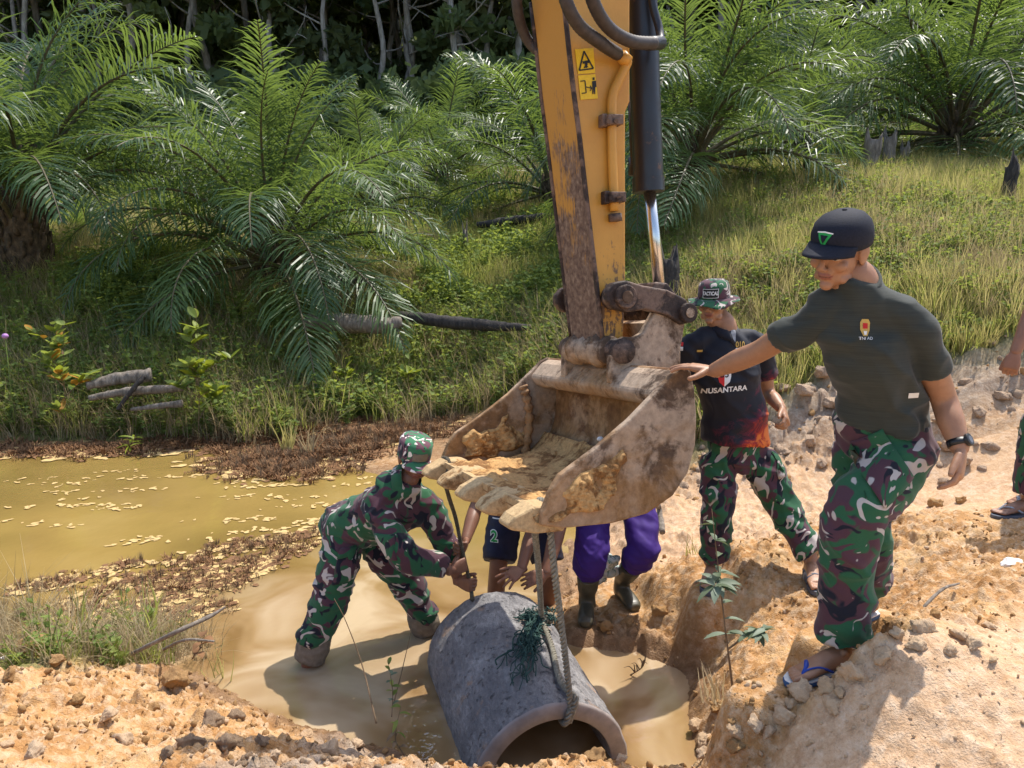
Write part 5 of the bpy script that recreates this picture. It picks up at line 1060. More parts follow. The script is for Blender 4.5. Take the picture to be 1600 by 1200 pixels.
# ---------- person standing on the road at the right edge
def person_right():
    A = at; root = build_person('person', 'man in camouflage trousers and flip flops standing on the dirt road with arm hanging', None, {'base': (2.95, 4.3, -.04)}); skin = (.28, .135, .08)
    g = -.045; hr = atz(1614, 800, g); toe = atz(1538, 806, g); X0 = hr[0]; Y0 = hr[1]
    anR = hr+np.array([-.04, 0, .085]); knR = anR+np.array([.0, -.02, .40]); hipR = knR+np.array([.09, .02, .40]); pel = hipR+np.array([.07, .08, .06]); hipL = hipR+np.array([.08, .18, 0]); knL = hipL+np.array([0, -.02, -.40]); anL = knL+np.array([.02, .03, -.40])
    wai = pel+np.array([0, 0, .16]); che = pel+np.array([.02, 0, .36]); nek = pel+np.array([.0, 0, .58]); shR = pel+np.array([-.10, -.17, .50]); shL = pel+np.array([.10, .17, .50]); elR = at(1617, 478, shR[1]-.03); wrR = at(1586, 552, shR[1]-.08)
    elL = shL+np.array([.04, .06, -.29]); wrL = elL+np.array([-.05, 0, -.25]); rt = unit(shR-shL); ax = np.array([0, 0, 1.]); fw = np.cross(ax, rt)
    hd = Head(nek+ax*.09, unit([-.9, -.3, -.1]), (0, 0, 1), .98)
    m = MB(); loft(m, [(pel, rt, fw, .13, .09), (che, rt, fw, .145, .095), (nek-.05*ax, rt, fw, .11, .07), (nek, rt, fw, .06, .06)]); limb(m, [nek-.04*ax, hd.w((0, -.02, .03))], [.06, .055])
    limb(m, [shR, .5*(shR+elR), elR, .6*elR+.4*wrR, wrR], [.052, .048, .041, .043, .029]); limb(m, [shL, .5*(shL+elL), elL, wrL], [.05, .048, .040, .028])
    for h_, k_, a_ in ((hipR, knR, anR), (hipL, knL, anL)): limb(m, [h_, k_, a_], [.07, .05, .036])
    parts = [(*remesh(m, .009, 4), skin)]; m = MB(); head_mesh(m, hd); v, f = remesh(m, .005, 3); parts.append((v, f, head_tone(v, hd, skin)))
    m = MB(); hand_mesh(m, wrR, unit([-.25, -.1, -1]), unit([.5, .6, 0]), unit([-.8, .5, 0]), curl=(.6, .8, .5), spread=.03, thumb=(.4, .9, .3)); parts.append((*remesh(m, .0036, 2), skin)); m = MB(); hand_mesh(m, wrL, unit([-.1, 0, -1]), unit([-.5, -.6, 0]), unit([-.8, .5, 0]), curl=(.4, .5, .4)); parts.append((*remesh(m, .0045, 2), skin))
    FR = Foot(hr, toe, (0, 0, 1), 1, .25); FL = Foot(anL-np.array([-.03, 0, .085]), anL+np.array([-.2, -.05, -.085]), (0, 0, 1), -1, .25)
    for F_, a_, k_ in ((FR, anR, knR), (FL, anL, knL)): m = MB(); F_.mesh(m, a_, .6*a_+.4*k_); parts.append((*remesh(m, .0048, 3), skin))
    skin_obj(root, parts)
    m = MB(); loft(m, [(pel+ax*.09, rt, fw, .13, .10), (pel+ax*.06, rt, fw, .178, .13), (che, rt, fw, .185, .125), (nek-ax*.06, rt, fw, .15, .095), (nek-ax*.01, rt, fw, .075, .07)])
    for s_, e_ in ((shR, elR), (shL, elL)): sleeve(m, [s_+.25*(nek-s_), s_, .4*s_+.6*e_], [.07, .074, .068])
    cloth(m, 'shirt', 'shirt_dark', root, .010, 4, .006, 103)
    m = MB(); loft(m, [(pel+ax*.07, rt, fw, .15, .105), (pel, rt, fw, .17, .125), (pel-ax*.10, rt, fw, .15, .115)])
    for h_, k_, a_ in ((hipR, knR, anR), (hipL, knL, anL)): sleeve(m, [h_, .5*h_+.5*k_, k_, .5*k_+.5*a_, a_+ax*.03], [.098, .100, .090, .086, .082], tuck=.03)
    cloth(m, 'trousers', 'camo_cloth_c', root, .0095, 4, .010, 111, 12., 4.5)
    for F_ in (FR, FL):
        sd_ = empty('sandal'); sd_.parent = root; sd_.matrix_parent_inverse = world_of(root).inverted(); F_.sole(sd_, 'sandal_grey', .018, 'sole'); m = MB(); tp_ = F_.p(.215, .028, .012)
        m.ribbon(spline([tp_, F_.p(.19, .030, .036), F_.p(.15, .042, .042), F_.p(.10, .040, .012)], 14), F_.d, .010); m.ribbon(spline([tp_, F_.p(.19, .016, .038), F_.p(.16, -.020, .042), F_.p(.11, -.040, .012)], 14), F_.d, .010); st = m.build('strap', 'sandal_light', sd_); so = st.modifiers.new('s', 'SOLIDIFY'); so.thickness = .006; so.offset = 0
person_right()
# ------------------------------------------------------------------ plants
def leafmat(name, dark, light, trans, rough=.45, spec=.4, tf=.35, sc=.8):
    t = NT(name); r = t.rand(); n = t.noise(t.co('Object'), sc, 3); f = t.math('ADD', t.math('MULTIPLY', r, .6), t.math('MULTIPLY', n, .4))
    t.set(col=t.ramp(f, [(.2, dark), (.75, light)]), rough=rough, spec=spec)
    t.translucent(t.ramp(f, [(.2, tuple(x*.7 for x in trans)), (.8, trans)]), tf); return t
leafmat('palm_leaf', (.040, .088, .034), (.095, .155, .055), (.28, .39, .07), .42, .4, .38)
leafmat('palm_old_leaf', (.075, .085, .025), (.16, .125, .045), (.20, .16, .04), .6, .3, .25)
leafmat('grass_green', (.14, .19, .05), (.31, .33, .11), (.52, .55, .12), .65, .2, .5, .3)
leafmat('grass_yellow', (.28, .255, .09), (.44, .39, .175), (.58, .51, .18), .65, .2, .5, .3)
leafmat('grass_dry', (.28, .215, .12), (.52, .42, .26), (.52, .41, .23), .85, .1, .4, .3)
leafmat('weed_leaf', (.11, .175, .045), (.24, .30, .085), (.46, .54, .09), .65, .2, .42, .4)
leafmat('bright_leaf', (.16, .22, .02), (.30, .34, .03), (.40, .46, .04), .45, .4, .4, 3)
leafmat('orange_leaf', (.35, .16, .02), (.50, .26, .04), (.5, .26, .03), .5, .3, .35, 3)
leafmat('grey_leaf', (.085, .12, .06), (.22, .27, .19), (.12, .18, .07), .55, .35, .25, 6)
leafmat('tree_leaf', (.065, .10, .048), (.15, .185, .08), (.36, .43, .12), .6, .25, .45, .25)
leafmat('tree_leaf_pale', (.08, .10, .04), (.16, .18, .07), (.26, .29, .08), .6, .25, .3, .25)
t = NT('palm_stem'); n = t.noise(t.co('Object'), 14, 5, .6); t.set(col=t.ramp(n, [(.3, (.045, .045, .018)), (.6, (.11, .085, .04)), (.8, (.17, .12, .06))]), rough=.6); t.bump(n, .4, .01)
t = NT('palm_trunk'); n = t.noise(t.co('Object'), 9, 6, .65); t.set(col=t.ramp(n, [(.3, (.03, .022, .016)), (.55, (.11, .075, .045)), (.75, (.21, .15, .09))]), rough=.95); t.bump(n, .8, .03)
t = NT('bark'); n = t.noise(t.co('Object', (12, 12, 2.5)), 1, 6, .65); t.set(col=t.ramp(n, [(.3, (.15, .13, .10)), (.55, (.34, .30, .25)), (.75, (.50, .46, .40))]), rough=.95); t.bump(n, .7, .02)
t = NT('dead_wood'); n = t.noise(t.co('Object', (26, 26, 5)), 1, 6, .7); t.set(col=t.ramp(n, [(.3, (.07, .055, .042)), (.55, (.21, .175, .14)), (.75, (.40, .35, .29))]), rough=.95); t.bump(n, .8, .012)
t = NT('charred_wood'); n = t.noise(t.co('Object', (30, 30, 6)), 1, 6, .7); t.set(col=t.ramp(n, [(.3, (.012, .010, .009)), (.6, (.05, .042, .036)), (.8, (.13, .11, .09))]), rough=.9); t.bump(n, .8, .02)
plain('twig', (.20, .135, .08), .9, .1, .3, 30)

def frond_mesh(L, elev, bend, seed, mat='palm_leaf', pairs=66):
    r = np.random.default_rng(seed); n = 26; ang = rad(elev); P = [np.zeros(3)]; T = []
    for i in range(n):
        u = i/(n-1); a = ang-rad(bend)*(u**1.5); d = np.array([math.cos(a), 0, math.sin(a)]); T.append(d); P.append(P[-1]+d*L/n)
    T.append(T[-1]); m = MB(); m.cm = 1
    m.tube(P, [.045*L/4.3*(1-.86*min(1, i/n*1.15))+.004 for i in range(n+1)], 6, True, (T[0]*0+np.array([0, 1., 0]), 1.0)); m.cm = 0
    for k in range(pairs):
        u = .17+.83*(k+.5)/pairs; i = min(int(u*n), n-1); fr_ = u*n-i; p = P[i]*(1-fr_)+P[i+1]*fr_; t_ = T[i]; N_ = np.array([-t_[2], 0, t_[0]])
        ln = L*.225*(math.sin(math.pi*min(1, .22+.80*(u-.17)/.83))**.75+.12)
        for sd in (-1, 1):
            up = .38*(1 if (k+(sd > 0)) % 2 else -.35)+r.normal()*.18; fwd = .45+.65*u+r.normal()*.14
            d = unit(np.array([0, sd, 0])+t_*fwd+N_*up); l = ln*(.88+.24*r.random()); g = .35+.75*r.random()
            pts = [p]; dd = d
            for s in range(3): pts.append(pts[-1]+dd*l*(.30, .36, .34)[s]); dd = unit(dd+np.array([0, 0, -1])*(.38, .95, 1.2)[s]*g)
            wd = unit(np.cross(d, N_)+.25*r.normal(size=3)*np.array([1, .3, 1])); w = .0175*L/4.3
            v = [pts[0]-wd*w*.5, pts[0]+wd*w*.5, pts[1]-wd*w, pts[1]+wd*w, pts[2]-wd*w*.75, pts[2]+wd*w*.75, pts[3]]; m.add(v, [(0, 1, 3, 2), (2, 3, 5, 4), (4, 5, 6)])
    me = mesh_of('frond', m.v, m.f, mat, False); me.materials.append(MATS['palm_stem']); me.polygons.foreach_set('material_index', m.mi); return me
FR_SETS = [[(80, 46), (72, 60), (62, 78), (52, 92), (40, 98), (26, 92), (10, 82), (-6, 62)]]
FRONDS = [[frond_mesh(4.3, e+j*3, b*(1+.12*j), 100+10*i+j) for j in range(2)] for i, (e, b) in enumerate(FR_SETS[0])]
OLD = [frond_mesh(3.4, -12, 60, 400, 'palm_old_leaf'), frond_mesh(3.0, -35, 35, 401, 'palm_old_leaf')]
def trunk_mesh(seed, r0=.36, h=1.0):
    m = MB(); r = np.random.default_rng(seed); v = []; n = 20; K = 10
    for k in range(K):
        for j in range(n):
            q = 2*math.pi*j/n; rr = r0*(1.15-.35*k/K)*(1+.10*math.sin(5*q+k*2.4)+.06*r.normal()); v.append((rr*math.cos(q), rr*math.sin(q), -.35+(h+.35)*k/(K-1)))
    m.add(v, [(k*n+j, k*n+(j+1) % n, (k+1)*n+(j+1) % n, (k+1)*n+j) for k in range(K-1) for j in range(n)]+[tuple((K-1)*n+j for j in range(n))])
    for k in range(46):   # stubs of cut leaf bases
        q = k*2.4; z = .05+h*(k/46)*.95; rr = r0*(1.12-.35*z/h); d = np.array([math.cos(q), math.sin(q), 0]); p = d*rr*.85+np.array([0, 0, z-.05]); m.tube([p, p+d*.07+np.array([0, 0, .10]), p+d*.10+np.array([0, 0, .26+.1*r.random()])], [.07, .055, .035], 6)
    return mesh_of('trunk', m.v, m.f, 'palm_trunk')
TRUNKS = [trunk_mesh(1, .34, .8), trunk_mesh(2, .42, 1.5)]
def palm(p, label, group=None, nf=34, k=1., seed=0, tr=0, th=.55, emin=0, old=2, yaw0=None, sc_lo=1., emax=7):
    r = np.random.default_rng(seed); root = empty('oil_palm', tuple(float(c) for c in p), 0, label, 'palm tree', group)
    o = link('trunk', TRUNKS[tr], root, False); o.scale = (k*.9, k*.9, k)
    for i in range(nf+old):
        u = i/nf; ring = min(7, int(u*8)) if i < nf else 8
        me_ = FRONDS[min(max(ring, emin), emax)][int(r.integers(2))] if ring < 8 else OLD[int(r.integers(2))]
        f = link('frond', me_, root, False); yaw = i*2.39996+r.normal()*.15+(yaw0 or 0); rr = .10+.16*min(1, u)
        f.location = (rr*math.cos(yaw), rr*math.sin(yaw), th*(1.0-.45*min(1, u))*k); f.rotation_euler = (r.normal()*(.30 if u < .3 else .12), r.normal()*.07, yaw); s = k*(.90+.2*r.random())*(sc_lo if u > .6 else 1); f.scale = (s, s*(1 if r.random() < .5 else -1), s)
    return root
def gp(px, py, Y):
    p = at(px, py, Y); return np.array([p[0], p[1], gz(p[0], p[1])])
def gpn(px, Y):   # on the ground at depth Y under column px (approx.)
    x = (px-800)/FPX*Y*1.0; return np.array([x, Y, gz(x, Y)])
palm(gp(430, 447, 12.5), 'large bushy oil palm with low drooping fronds beside the pond', None, 46, .76, 11, 0, .85, 0, 3)
palm(gp(45, 428, 13), 'oil palm with a thick stubby brown trunk left of the big bushy palm', None, 40, .92, 12, 1, 1.6, 0, 2, None, 1., 4)
palm(gp(1078, 285, 14), 'oil palm on the slope right behind the black hydraulic cylinder', None, 40, .80, 13, 0, .8, 0, 2)
palm(gp(1490, 245, 17), 'broad oil palm on the hillside above the cut tree stumps', None, 46, 1.02, 14, 0, .8, 0, 2)
for i, (px, Y, k, lb) in enumerate([(585, 20, .70, 'oil palm directly behind the large bushy palm towards the forest'), (690, 25, .78, 'oil palm in the row between the bushy palm and the yellow arm'), (765, 31, .75, 'small distant palm at the forest foot left of the yellow arm'), (330, 24, .62, 'oil palm behind the gap between the two big pond palms'), (862, 20, .95, 'oil palm partly hidden behind the yellow excavator arm'), (1225, 22, .92, 'oil palm between the cylinder palm and the broad hillside palm'), (1330, 27, .9, None), (1180, 30, .9, None), (1640, 22, 1., 'oil palm at the far end of the hillside beyond the broad palm'), (1430, 30, .95, None), (1010, 26, .85, None), (1560, 31, .95, None), (640, 33, .7, None)]):
    palm(gpn(px, Y), lb or 'oil palm standing in the back rows of the plantation, mostly hidden', 'oil palms farther up the slope', 26, k, 40+i, 0, .7, 0, 0)

# ---- grass and weeds
def tuft(seed, nb, h, w, spread, mat, lean=.5, seg=3):
    r = np.random.default_rng(seed); m = MB()
    for i in range(nb):
        q = r.uniform(0, 6.28); d = np.array([math.cos(q), math.sin(q), 0]); p = d*spread*math.sqrt(r.random()); L = h*r.uniform(.5, 1.1); ln = lean*r.uniform(.2, 1.2); sdv = np.array([-d[1], d[0], 0]); pts = []
        for s in range(seg+1):
            u = s/seg; pts.append(p+d*L*ln*u*u+np.array([0, 0, L*(u-.28*ln*u*u)]))
        m.ribbon(pts, sdv, [w*(1-.9*s/seg) for s in range(seg+1)])
    return mesh_of('tuft', m.v, m.f, mat, False)
def leaf(m, p, d, n_, L, w):
    s = unit(np.cross(d, n_)); m.add([p, p+d*L*.45-s*w+n_*L*.05, p+d*L-n_*L*.10, p+d*L*.45+s*w+n_*L*.05], [(0, 1, 2, 3)])
def weed(seed, h, nst, nl, L, w, mat, stem='weed_leaf', droop=.2):
    r = np.random.default_rng(seed); m = MB()
    for s in range(nst):
        q = r.uniform(0, 6.28); top = np.array([math.cos(q)*.35*h, math.sin(q)*.35*h, h*r.uniform(.7, 1.1)]); pts = spline([np.zeros(3), top*np.array([.3, .3, .5]), top], 6); m.cm = 1; m.tube(pts, [.004]*6+[.002], 4); m.cm = 0
        for i in range(nl):
            u = .2+.8*(i+r.random())/nl; p = pts[0]*(1-u)+pts[-1]*u if False else np.array(pts[min(6, int(u*6))]); a = r.uniform(0, 6.28); d = unit([math.cos(a), math.sin(a), r.uniform(-.2, .7)]); leaf(m, p, d, unit(np.array([0, 0, 1])+.4*r.normal(size=3)), L*r.uniform(.6, 1.2), w*r.uniform(.7, 1.2))
    me = mesh_of('weed', m.v, m.f, mat, False); me.materials.append(MATS[stem]); me.polygons.foreach_set('material_index', m.mi); return me
G_ = [tuft(1, 16, .34, .006, .10, 'grass_green'), tuft(2, 16, .42, .006, .12, 'grass_yellow'), tuft(3, 14, .55, .006, .10, 'grass_green', .7), tuft(4, 16, .38, .0045, .14, 'grass_dry', 1.2), weed(5, .32, 4, 12, .07, .022, 'weed_leaf'), weed(6, .45, 5, 12, .08, .024, 'weed_leaf'), tuft(7, 12, .62, .005, .10, 'grass_dry', 1.0), weed(8, .28, 5, 14, .05, .016, 'bright_leaf')]
rng = np.random.default_rng(77)
def sample(n, x0, x1, y0, y1, power=1.):
    u = rng.random(n); y = y0*(y1/y0)**u if power else y0+(y1-y0)*u; half = .78*y+1.0; x = rng.uniform(-1, 1, n)*half; k = (x > x0) & (x < x1); return x[k], y[k]
x, y = sample(60000, -40, 40, 7.2, 40); z = hground(x, y); sm_ = soil_mask(x, y); keep = (z > WATER+.03) & (rng.random(len(x)) > sm_*1.02); x, y, z = x[keep], y[keep], z[keep]
zn = fbm(np.c_[x, y]*.35, 3, 91); zn2 = fbm(np.c_[x, y]*.9, 3, 92); bank = sstep(1.0, .2, z+.5*zn2)*(x < 2.2)*(y < 13)
idx_ = np.zeros(len(x), int); u = rng.random(len(x)); right = sstep(-1, 2.5, x+.4*zn)
pick = np.where(zn2 > .22, np.where(u < .5, 4, np.where(u < .8, 5, 0)), np.where(zn < -.12, np.where(u < .45, 3, np.where(u < .8, 1, 4)), np.where(u < .50, 0, np.where(u < .78, 1, np.where(u < .9, 2, 4)))))
pick = np.where((right > .6) & (u > .35), np.where(u > .88, 4, np.where(u > .62, 1, np.where(zn2 > -.05, 3, 1))), pick)
pick = np.where(bank > .5, np.where(u < .13, 2, np.where(u < .38, 3, np.where(u < .58, 6, np.where(u < .75, 5, np.where(u < .78, 7, np.where(u < .92, 4, 0)))))), pick)
scl = (.62+.55*rng.random(len(x)))*(1+.028*np.clip(y-9, 0, 40))*(1+.12*bank)*np.where(x > 2, .85, 1.); scl[bank > .5] *= .92
# keep the path of view on the logs lower
rot = np.c_[rng.normal(size=len(x))*.12, rng.normal(size=len(x))*.12, rng.uniform(0, 6.28, len(x))]
scatter('grass', G_, np.c_[x, y, z-.02], rot, scl, pick, 'grass and weeds covering the far bank and hillside', 'grass')
# weeds and dry grass on the near left shore
x = rng.uniform(-4.6, -1.5, 5200); y = rng.uniform(3.0, 5.6, 5200); z = hground(x, y); lim = -2.05+.5*fbm(np.c_[x, y]*1.2, 2, 3); keep = (z > WATER-.10) & (x < lim+.35*(y-3.6)*(y < 4.6)) & (y > 3.55-.10*(x+2.5)) & (rng.random(len(x)) < .45+.5*fbm(np.c_[x, y]*2, 2, 6))
x, y, z = x[keep], y[keep], np.maximum(z[keep], WATER-.02); u = rng.random(len(x)); pick = np.where(u < .42, 3, np.where(u < .70, 6, np.where(u < .80, 0, np.where(u < .9, 4, 8))))
twigs = tuft(21, 14, .30, .003, .10, 'twig', 1.1, 4); 
scatter('dry_weeds', G_+[twigs], np.c_[x, y, z-.01], np.c_[rng.normal(size=len(x))*.3, rng.normal(size=len(x))*.3, rng.uniform(0, 6.28, len(x))], .35+.4*rng.random(len(x)), pick, 'dry weeds and twigs on the near left shore of the pond', 'weeds')
# ---- floating scum and rotting mats on the pond
def flake(seed, mat):
    r = np.random.default_rng(seed); n = 9; v = [(0, 0, .006)]; rr = 1+.35*r.normal(size=n)
    for j in range(n): q = 6.283*j/n; v.append((.05*rr[j]*math.cos(q)*1.5, .05*rr[j]*math.sin(q), .002+.004*r.random()))
    return mesh_of('flake', v, [(0, 1+j, 1+(j+1) % n) for j in range(n)], mat, False)
plain('scum_tan', (.52, .36, .15), .8, .3, .2, 30); plain('mat_brown', (.20, .105, .05), .9, .2, .35, 14)
stub = tuft(31, 16, .12, .004, .07, 'twig', .4, 2); lump_ = tuft(32, 26, .07, .009, .10, 'mat_brown', 1.4, 2)
FLK = [flake(1, 'scum_tan'), flake(2, 'scum_tan'), flake(3, 'mat_brown'), flake(4, 'mat_brown'), stub, lump_]
pts = []
def cluster(n, cx, cy, sx, sy, kinds, s0, s1, shear=0., zoff=.003):
    for _ in range(n):
        a, b = rng.normal(), rng.normal(); X, Y = cx+a*sx, cy+b*sy+a*sx*shear; pts.append((X, Y, max(WATER, min(gz(X, Y), WATER+.08) if False else WATER)+zoff+.004*rng.random(), rng.uniform(0, 6.28), rng.uniform(s0, s1), kinds[int(rng.integers(len(kinds)))]))
for _ in range(46):
    c = atz(rng.uniform(0, 620), rng.uniform(735, 845), WATER); cluster(int(rng.integers(3, 13)), c[0], c[1], .16, .035, [0, 1], .15, .52, .10)
for px, py in ((15, 702), (60, 706), (110, 704), (160, 702), (210, 700), (260, 697), (310, 694), (360, 692), (410, 694)): c = atz(px, py, WATER); cluster(170, c[0], c[1], .34, .16, [2, 3, 2, 5, 0], .5, 1.4)
for px, py in ((420, 712), (470, 715), (520, 712), (400, 728), (450, 735), (560, 705), (610, 690), (660, 680), (500, 690), (560, 672), (640, 660), (700, 668), (740, 650)): c = atz(px, py, WATER); cluster(190, c[0], c[1], .34, .22, [2, 3, 5, 5, 0, 4], .5, 1.2)
for px, py in ((350, 858), (390, 850), (430, 846), (470, 838), (360, 880), (400, 890), (430, 872), (455, 858), (300, 878), (200, 885), (230, 905), (270, 915), (310, 905), (160, 925), (120, 905), (60, 915), (350, 915), (250, 945), (300, 955), (190, 960), (120, 950)): c = atz(px, py, WATER); cluster(75, c[0], c[1], .12, .07, [2, 3, 0, 3, 5, 4, 1], .2, .6, .35)
pts = np.array(pts); pts[:, 2] = np.maximum(pts[:, 2], hground(pts[:, 0], pts[:, 1])+.004); pts = pts[pts[:, 2] < WATER+.16]; scatter('floating_debris', FLK, pts[:, :3], np.c_[np.zeros(len(pts)), np.zeros(len(pts)), pts[:, 3]], pts[:, 4], pts[:, 5].astype(int), 'floating scum, dead leaves and rotting plant mats on the pond', 'debris')

# ---- forest behind: single trees
def crown_mesh(seed, H, base, R, n, mat, size=.30):
    r = np.random.default_rng(seed); m = MB(); cl = []
    for i in range(26): 
        z = base+(H-base)*r.random()**.8; rr = R*(.35+.65*math.sin(math.pi*min(1, .12+.86*(z-base)/(H-base))))*math.sqrt(r.random()); q = r.uniform(0, 6.28); cl.append((rr*math.cos(q), rr*math.sin(q), z, r.uniform(.5, 1.15)*R*.38))
    for i in range(n):
        cx, cy, cz, cr = cl[int(r.integers(len(cl)))]; d = unit(r.normal(size=3)); p = np.array([cx, cy, cz])+d*cr*r.random()**.4*np.array([1, 1, .7]); a = unit(r.normal(size=3)); b = unit(np.cross(a, r.normal(size=3))); s = size*r.uniform(.5, 1.3)
        m.add([p-a*s, p+b*s*.5, p+a*s, p-b*s*.5], [(0, 1, 2, 3)])
    return mesh_of('crown', m.v, m.f, mat, False)
def bole_mesh(seed, H, r0, bare=False):
    r = np.random.default_rng(seed); m = MB(); pts = [np.array([0, 0, -1.])]; 
    for k in range(1, 9): pts.append(np.array([r.normal()*.16, r.normal()*.16, H*.92*k/8]))
    q = spline(pts, 24); m.tube(q, [r0*(1-.8*i/24) for i in range(25)], 8)
    for i in range(14 if bare else 9):
        k = int(24*(r.uniform(.35, .95))); p = q[k]; a = r.uniform(0, 6.28); L = r.uniform(1.2, 3.)*(1.2-.5*k/24); d = np.array([math.cos(a), math.sin(a), r.uniform(.3, 1.)]); e = p+d*L; mid = p+d*L*.5+np.array([0, 0, -.2]); m.tube(spline([p, mid, e], 6), [r0*.32*(1-.75*j/6) for j in range(7)], 5)
        if bare:
            for s in range(3): d2 = unit(d+r.normal(size=3)*.7); pp = mid if s == 0 else e; m.tube([pp, pp+d2*.6, pp+d2*1.2+r.normal(size=3)*.1], [.03, .02, .008], 4)
    return mesh_of('trunk', m.v, m.f, 'bark')
CR = [crown_mesh(1, 15, 4.5, 2.6, 2600, 'tree_leaf'), crown_mesh(2, 17, 6, 2.8, 2600, 'tree_leaf'), crown_mesh(3, 13, 3.5, 2.4, 2200, 'tree_leaf_pale'), crown_mesh(4, 16, 3.0, 3.0, 3000, 'tree_leaf'), crown_mesh(5, 12, 7, 2.2, 1400, 'tree_leaf_pale')]
BO = [bole_mesh(11, 15, .17), bole_mesh(12, 17, .19), bole_mesh(13, 13, .15), bole_mesh(14, 16, .2), bole_mesh(15, 12, .13)]; BARE = bole_mesh(16, 13, .17, True)
r = np.random.default_rng(5)
TL = ['dark leafy forest tree on the hill behind the palms', 'tall dark forest tree with high crown behind the palms', 'pale green slender forest tree behind the palms', 'dense dark low branched forest tree behind the palms', 'thin pale forest tree with sparse crown behind the palms']
def tree(x, y, v, k):
    root = empty('forest_tree', (x, y, gz(x, y)-.2), r.uniform(0, 6.28), TL[v], 'tree', TL[v].replace('tree', 'trees', 1)); root.scale = (k*1.05, k*1.05, k)
    link('trunk', BO[v], root, False); link('crown', CR[v], root, False)
for Y, sp, off in ((35, 2.3, 0), (38.5, 2.5, 1.2), (43, 2.9, .5), (49, 3.3, 1.7), (57, 4., .3)):
    X = -.72*Y-2
    while X < .72*Y+2:
        xx = X+r.normal()*.6; yy = Y+r.normal()*1.0; v = int(r.choice(5, p=[.27, .2, .16, .25, .12])) if Y < 42 else int(r.choice(5, p=[.36, .22, .04, .36, .02]))
        tree(xx, yy, v, r.uniform(.85, 1.2)*(1.1 if Y > 42 else 1)); X += sp*r.uniform(.75, 1.25)
for px, Y in ((600, 34), (712, 33.5), (450, 34), (90, 34), (770, 34), (650, 36), (330, 34)):
    p = gpn(px, Y); o = empty('bare_tree', tuple(p-np.array([0, 0, .2])), r.uniform(0, 6.28), 'leafless grey dead tree standing at the forest edge', 'tree', 'leafless grey dead trees at the forest edge'); o.scale = (1, 1, r.uniform(.9, 1.15)); link('trunk', BARE, o, False)
# undergrowth at the forest foot and farther forest mass
x = rng.uniform(-34, 34, 1900); y = 30.5+30*rng.random(1900)**1.4; bush = [crown_mesh(40+i, 2.6, .0, 1.5, 260, 'tree_leaf', .22) for i in range(3)]
scatter('undergrowth', bush, np.c_[x, y, hground(x, y)-.2], np.c_[x*0, x*0, rng.uniform(0, 6.28, len(x))], .6+.8*rng.random(len(x)), rng.integers(0, 3, len(x)), 'dark undergrowth and far forest on the hill', 'undergrowth')
x = rng.uniform(-120, 120, 1100); y = rng.uniform(62, 135, 1100)
scatter('far_forest', CR[:2]+[CR[3]], np.c_[x, y, hground(x, y)-.5], np.c_[x*0, x*0, rng.uniform(0, 6.28, len(x))], 1+.5*rng.random(len(x)), rng.integers(0, 3, len(x)), 'far dark forest covering the hill', 'forest')
# ------------------------------------------------------------------ stumps, logs, saplings, stones, clods
def log(pts, r, name, mat, label, cat, group=None, seed=0, k=30):
    q = spline(pts, k); rr = np.interp(np.linspace(0, 1, k+1), np.linspace(0, 1, len(r)), r); m = MB(); m.tube(q, list(rr), 14); v = np.array(m.v); c = np.array([q[min(i//14, k)] for i in range(len(v))]); d = v-c
    v = c+d*(1+.30*fbm(v*np.array([9, 9, 9])/max(.4, rr.max()*6), 3, seed))[:, None]; m.v = [tuple(p) for p in v]; return tagged(m.build(name, mat), label, cat, group)
def stump(p, r0, h, mat, label, group=None, seed=0, lean=(0, 0)):
    r = np.random.default_rng(seed); n = 18; K = 8; v = []
    for k in range(K):
        u = k/(K-1)
        for j in range(n):
            q = 6.283*j/n; rr = r0*(1.35-.5*min(1, u*2)+.08*math.sin(3*q+seed))*(1+.10*r.normal()); z = -.15+(h+.15)*u+(h*.30*max(0, math.sin(q*2+seed)+.4*r.normal()) if k == K-1 else 0); v.append((p[0]+rr*math.cos(q)+lean[0]*u, p[1]+rr*math.sin(q)+lean[1]*u, p[2]+z))
    f = [(k*n+j, k*n+(j+1) % n, (k+1)*n+(j+1) % n, (k+1)*n+j) for k in range(K-1) for j in range(n)]; v.append((p[0]+lean[0], p[1]+lean[1], p[2]+h*.75)); f += [((K-1)*n+j, (K-1)*n+(j+1) % n, len(v)-1) for j in range(n)]
    m = MB(); m.add(v, f); return tagged(m.build('tree_stump', mat), label, 'stump', group)
stump(gp(1052, 452, 9.3), .13, .62, 'charred_wood', 'charred black tree stump in tall grass behind the chrome cylinder rod', None, 1, (-.08, 0))
stump(gpn(1335, 14.0), .17, .62, 'dead_wood', 'split grey tree stump below the broad palm, widest of the cut stumps', None, 2, (.1, 0))
stump(gpn(1368, 14.8), .12, .62, 'dead_wood', 'narrow upright grey tree stump right beside the widest stump', None, 3)
stump(gpn(1392, 15.2), .09, .42, 'dead_wood', 'small low grey tree stump next to the narrow upright stump', None, 4)
stump(gpn(1242, 13.6), .07, .58, 'charred_wood', 'thin dark stump standing under the drooping palm fronds', None, 5, (.06, 0))
stump(gpn(1553, 11.0), .10, .50, 'charred_wood', 'lone dark stump on the open grassy hillside', None, 6, (.05, 0))
stump(gpn(728, 15.5), .06, .62, 'dead_wood', 'thin weathered post in the grass right of the bushy palm', None, 7)
stump(gpn(222, 14.0), .05, .62, 'dead_wood', 'thin pale post between the two big palms', None, 8)
def G(px, py, Y, dz=0): p = gp(px, py, Y); return p+np.array([0, 0, dz])
def along(a, b, dz, n=4):
    a, b = np.asarray(a, float), np.asarray(b, float); out = []
    for i in range(n): u = i/(n-1); p = a*(1-u)+b*u; out.append(np.array([p[0], p[1], gz(p[0], p[1])+dz]))
    return out
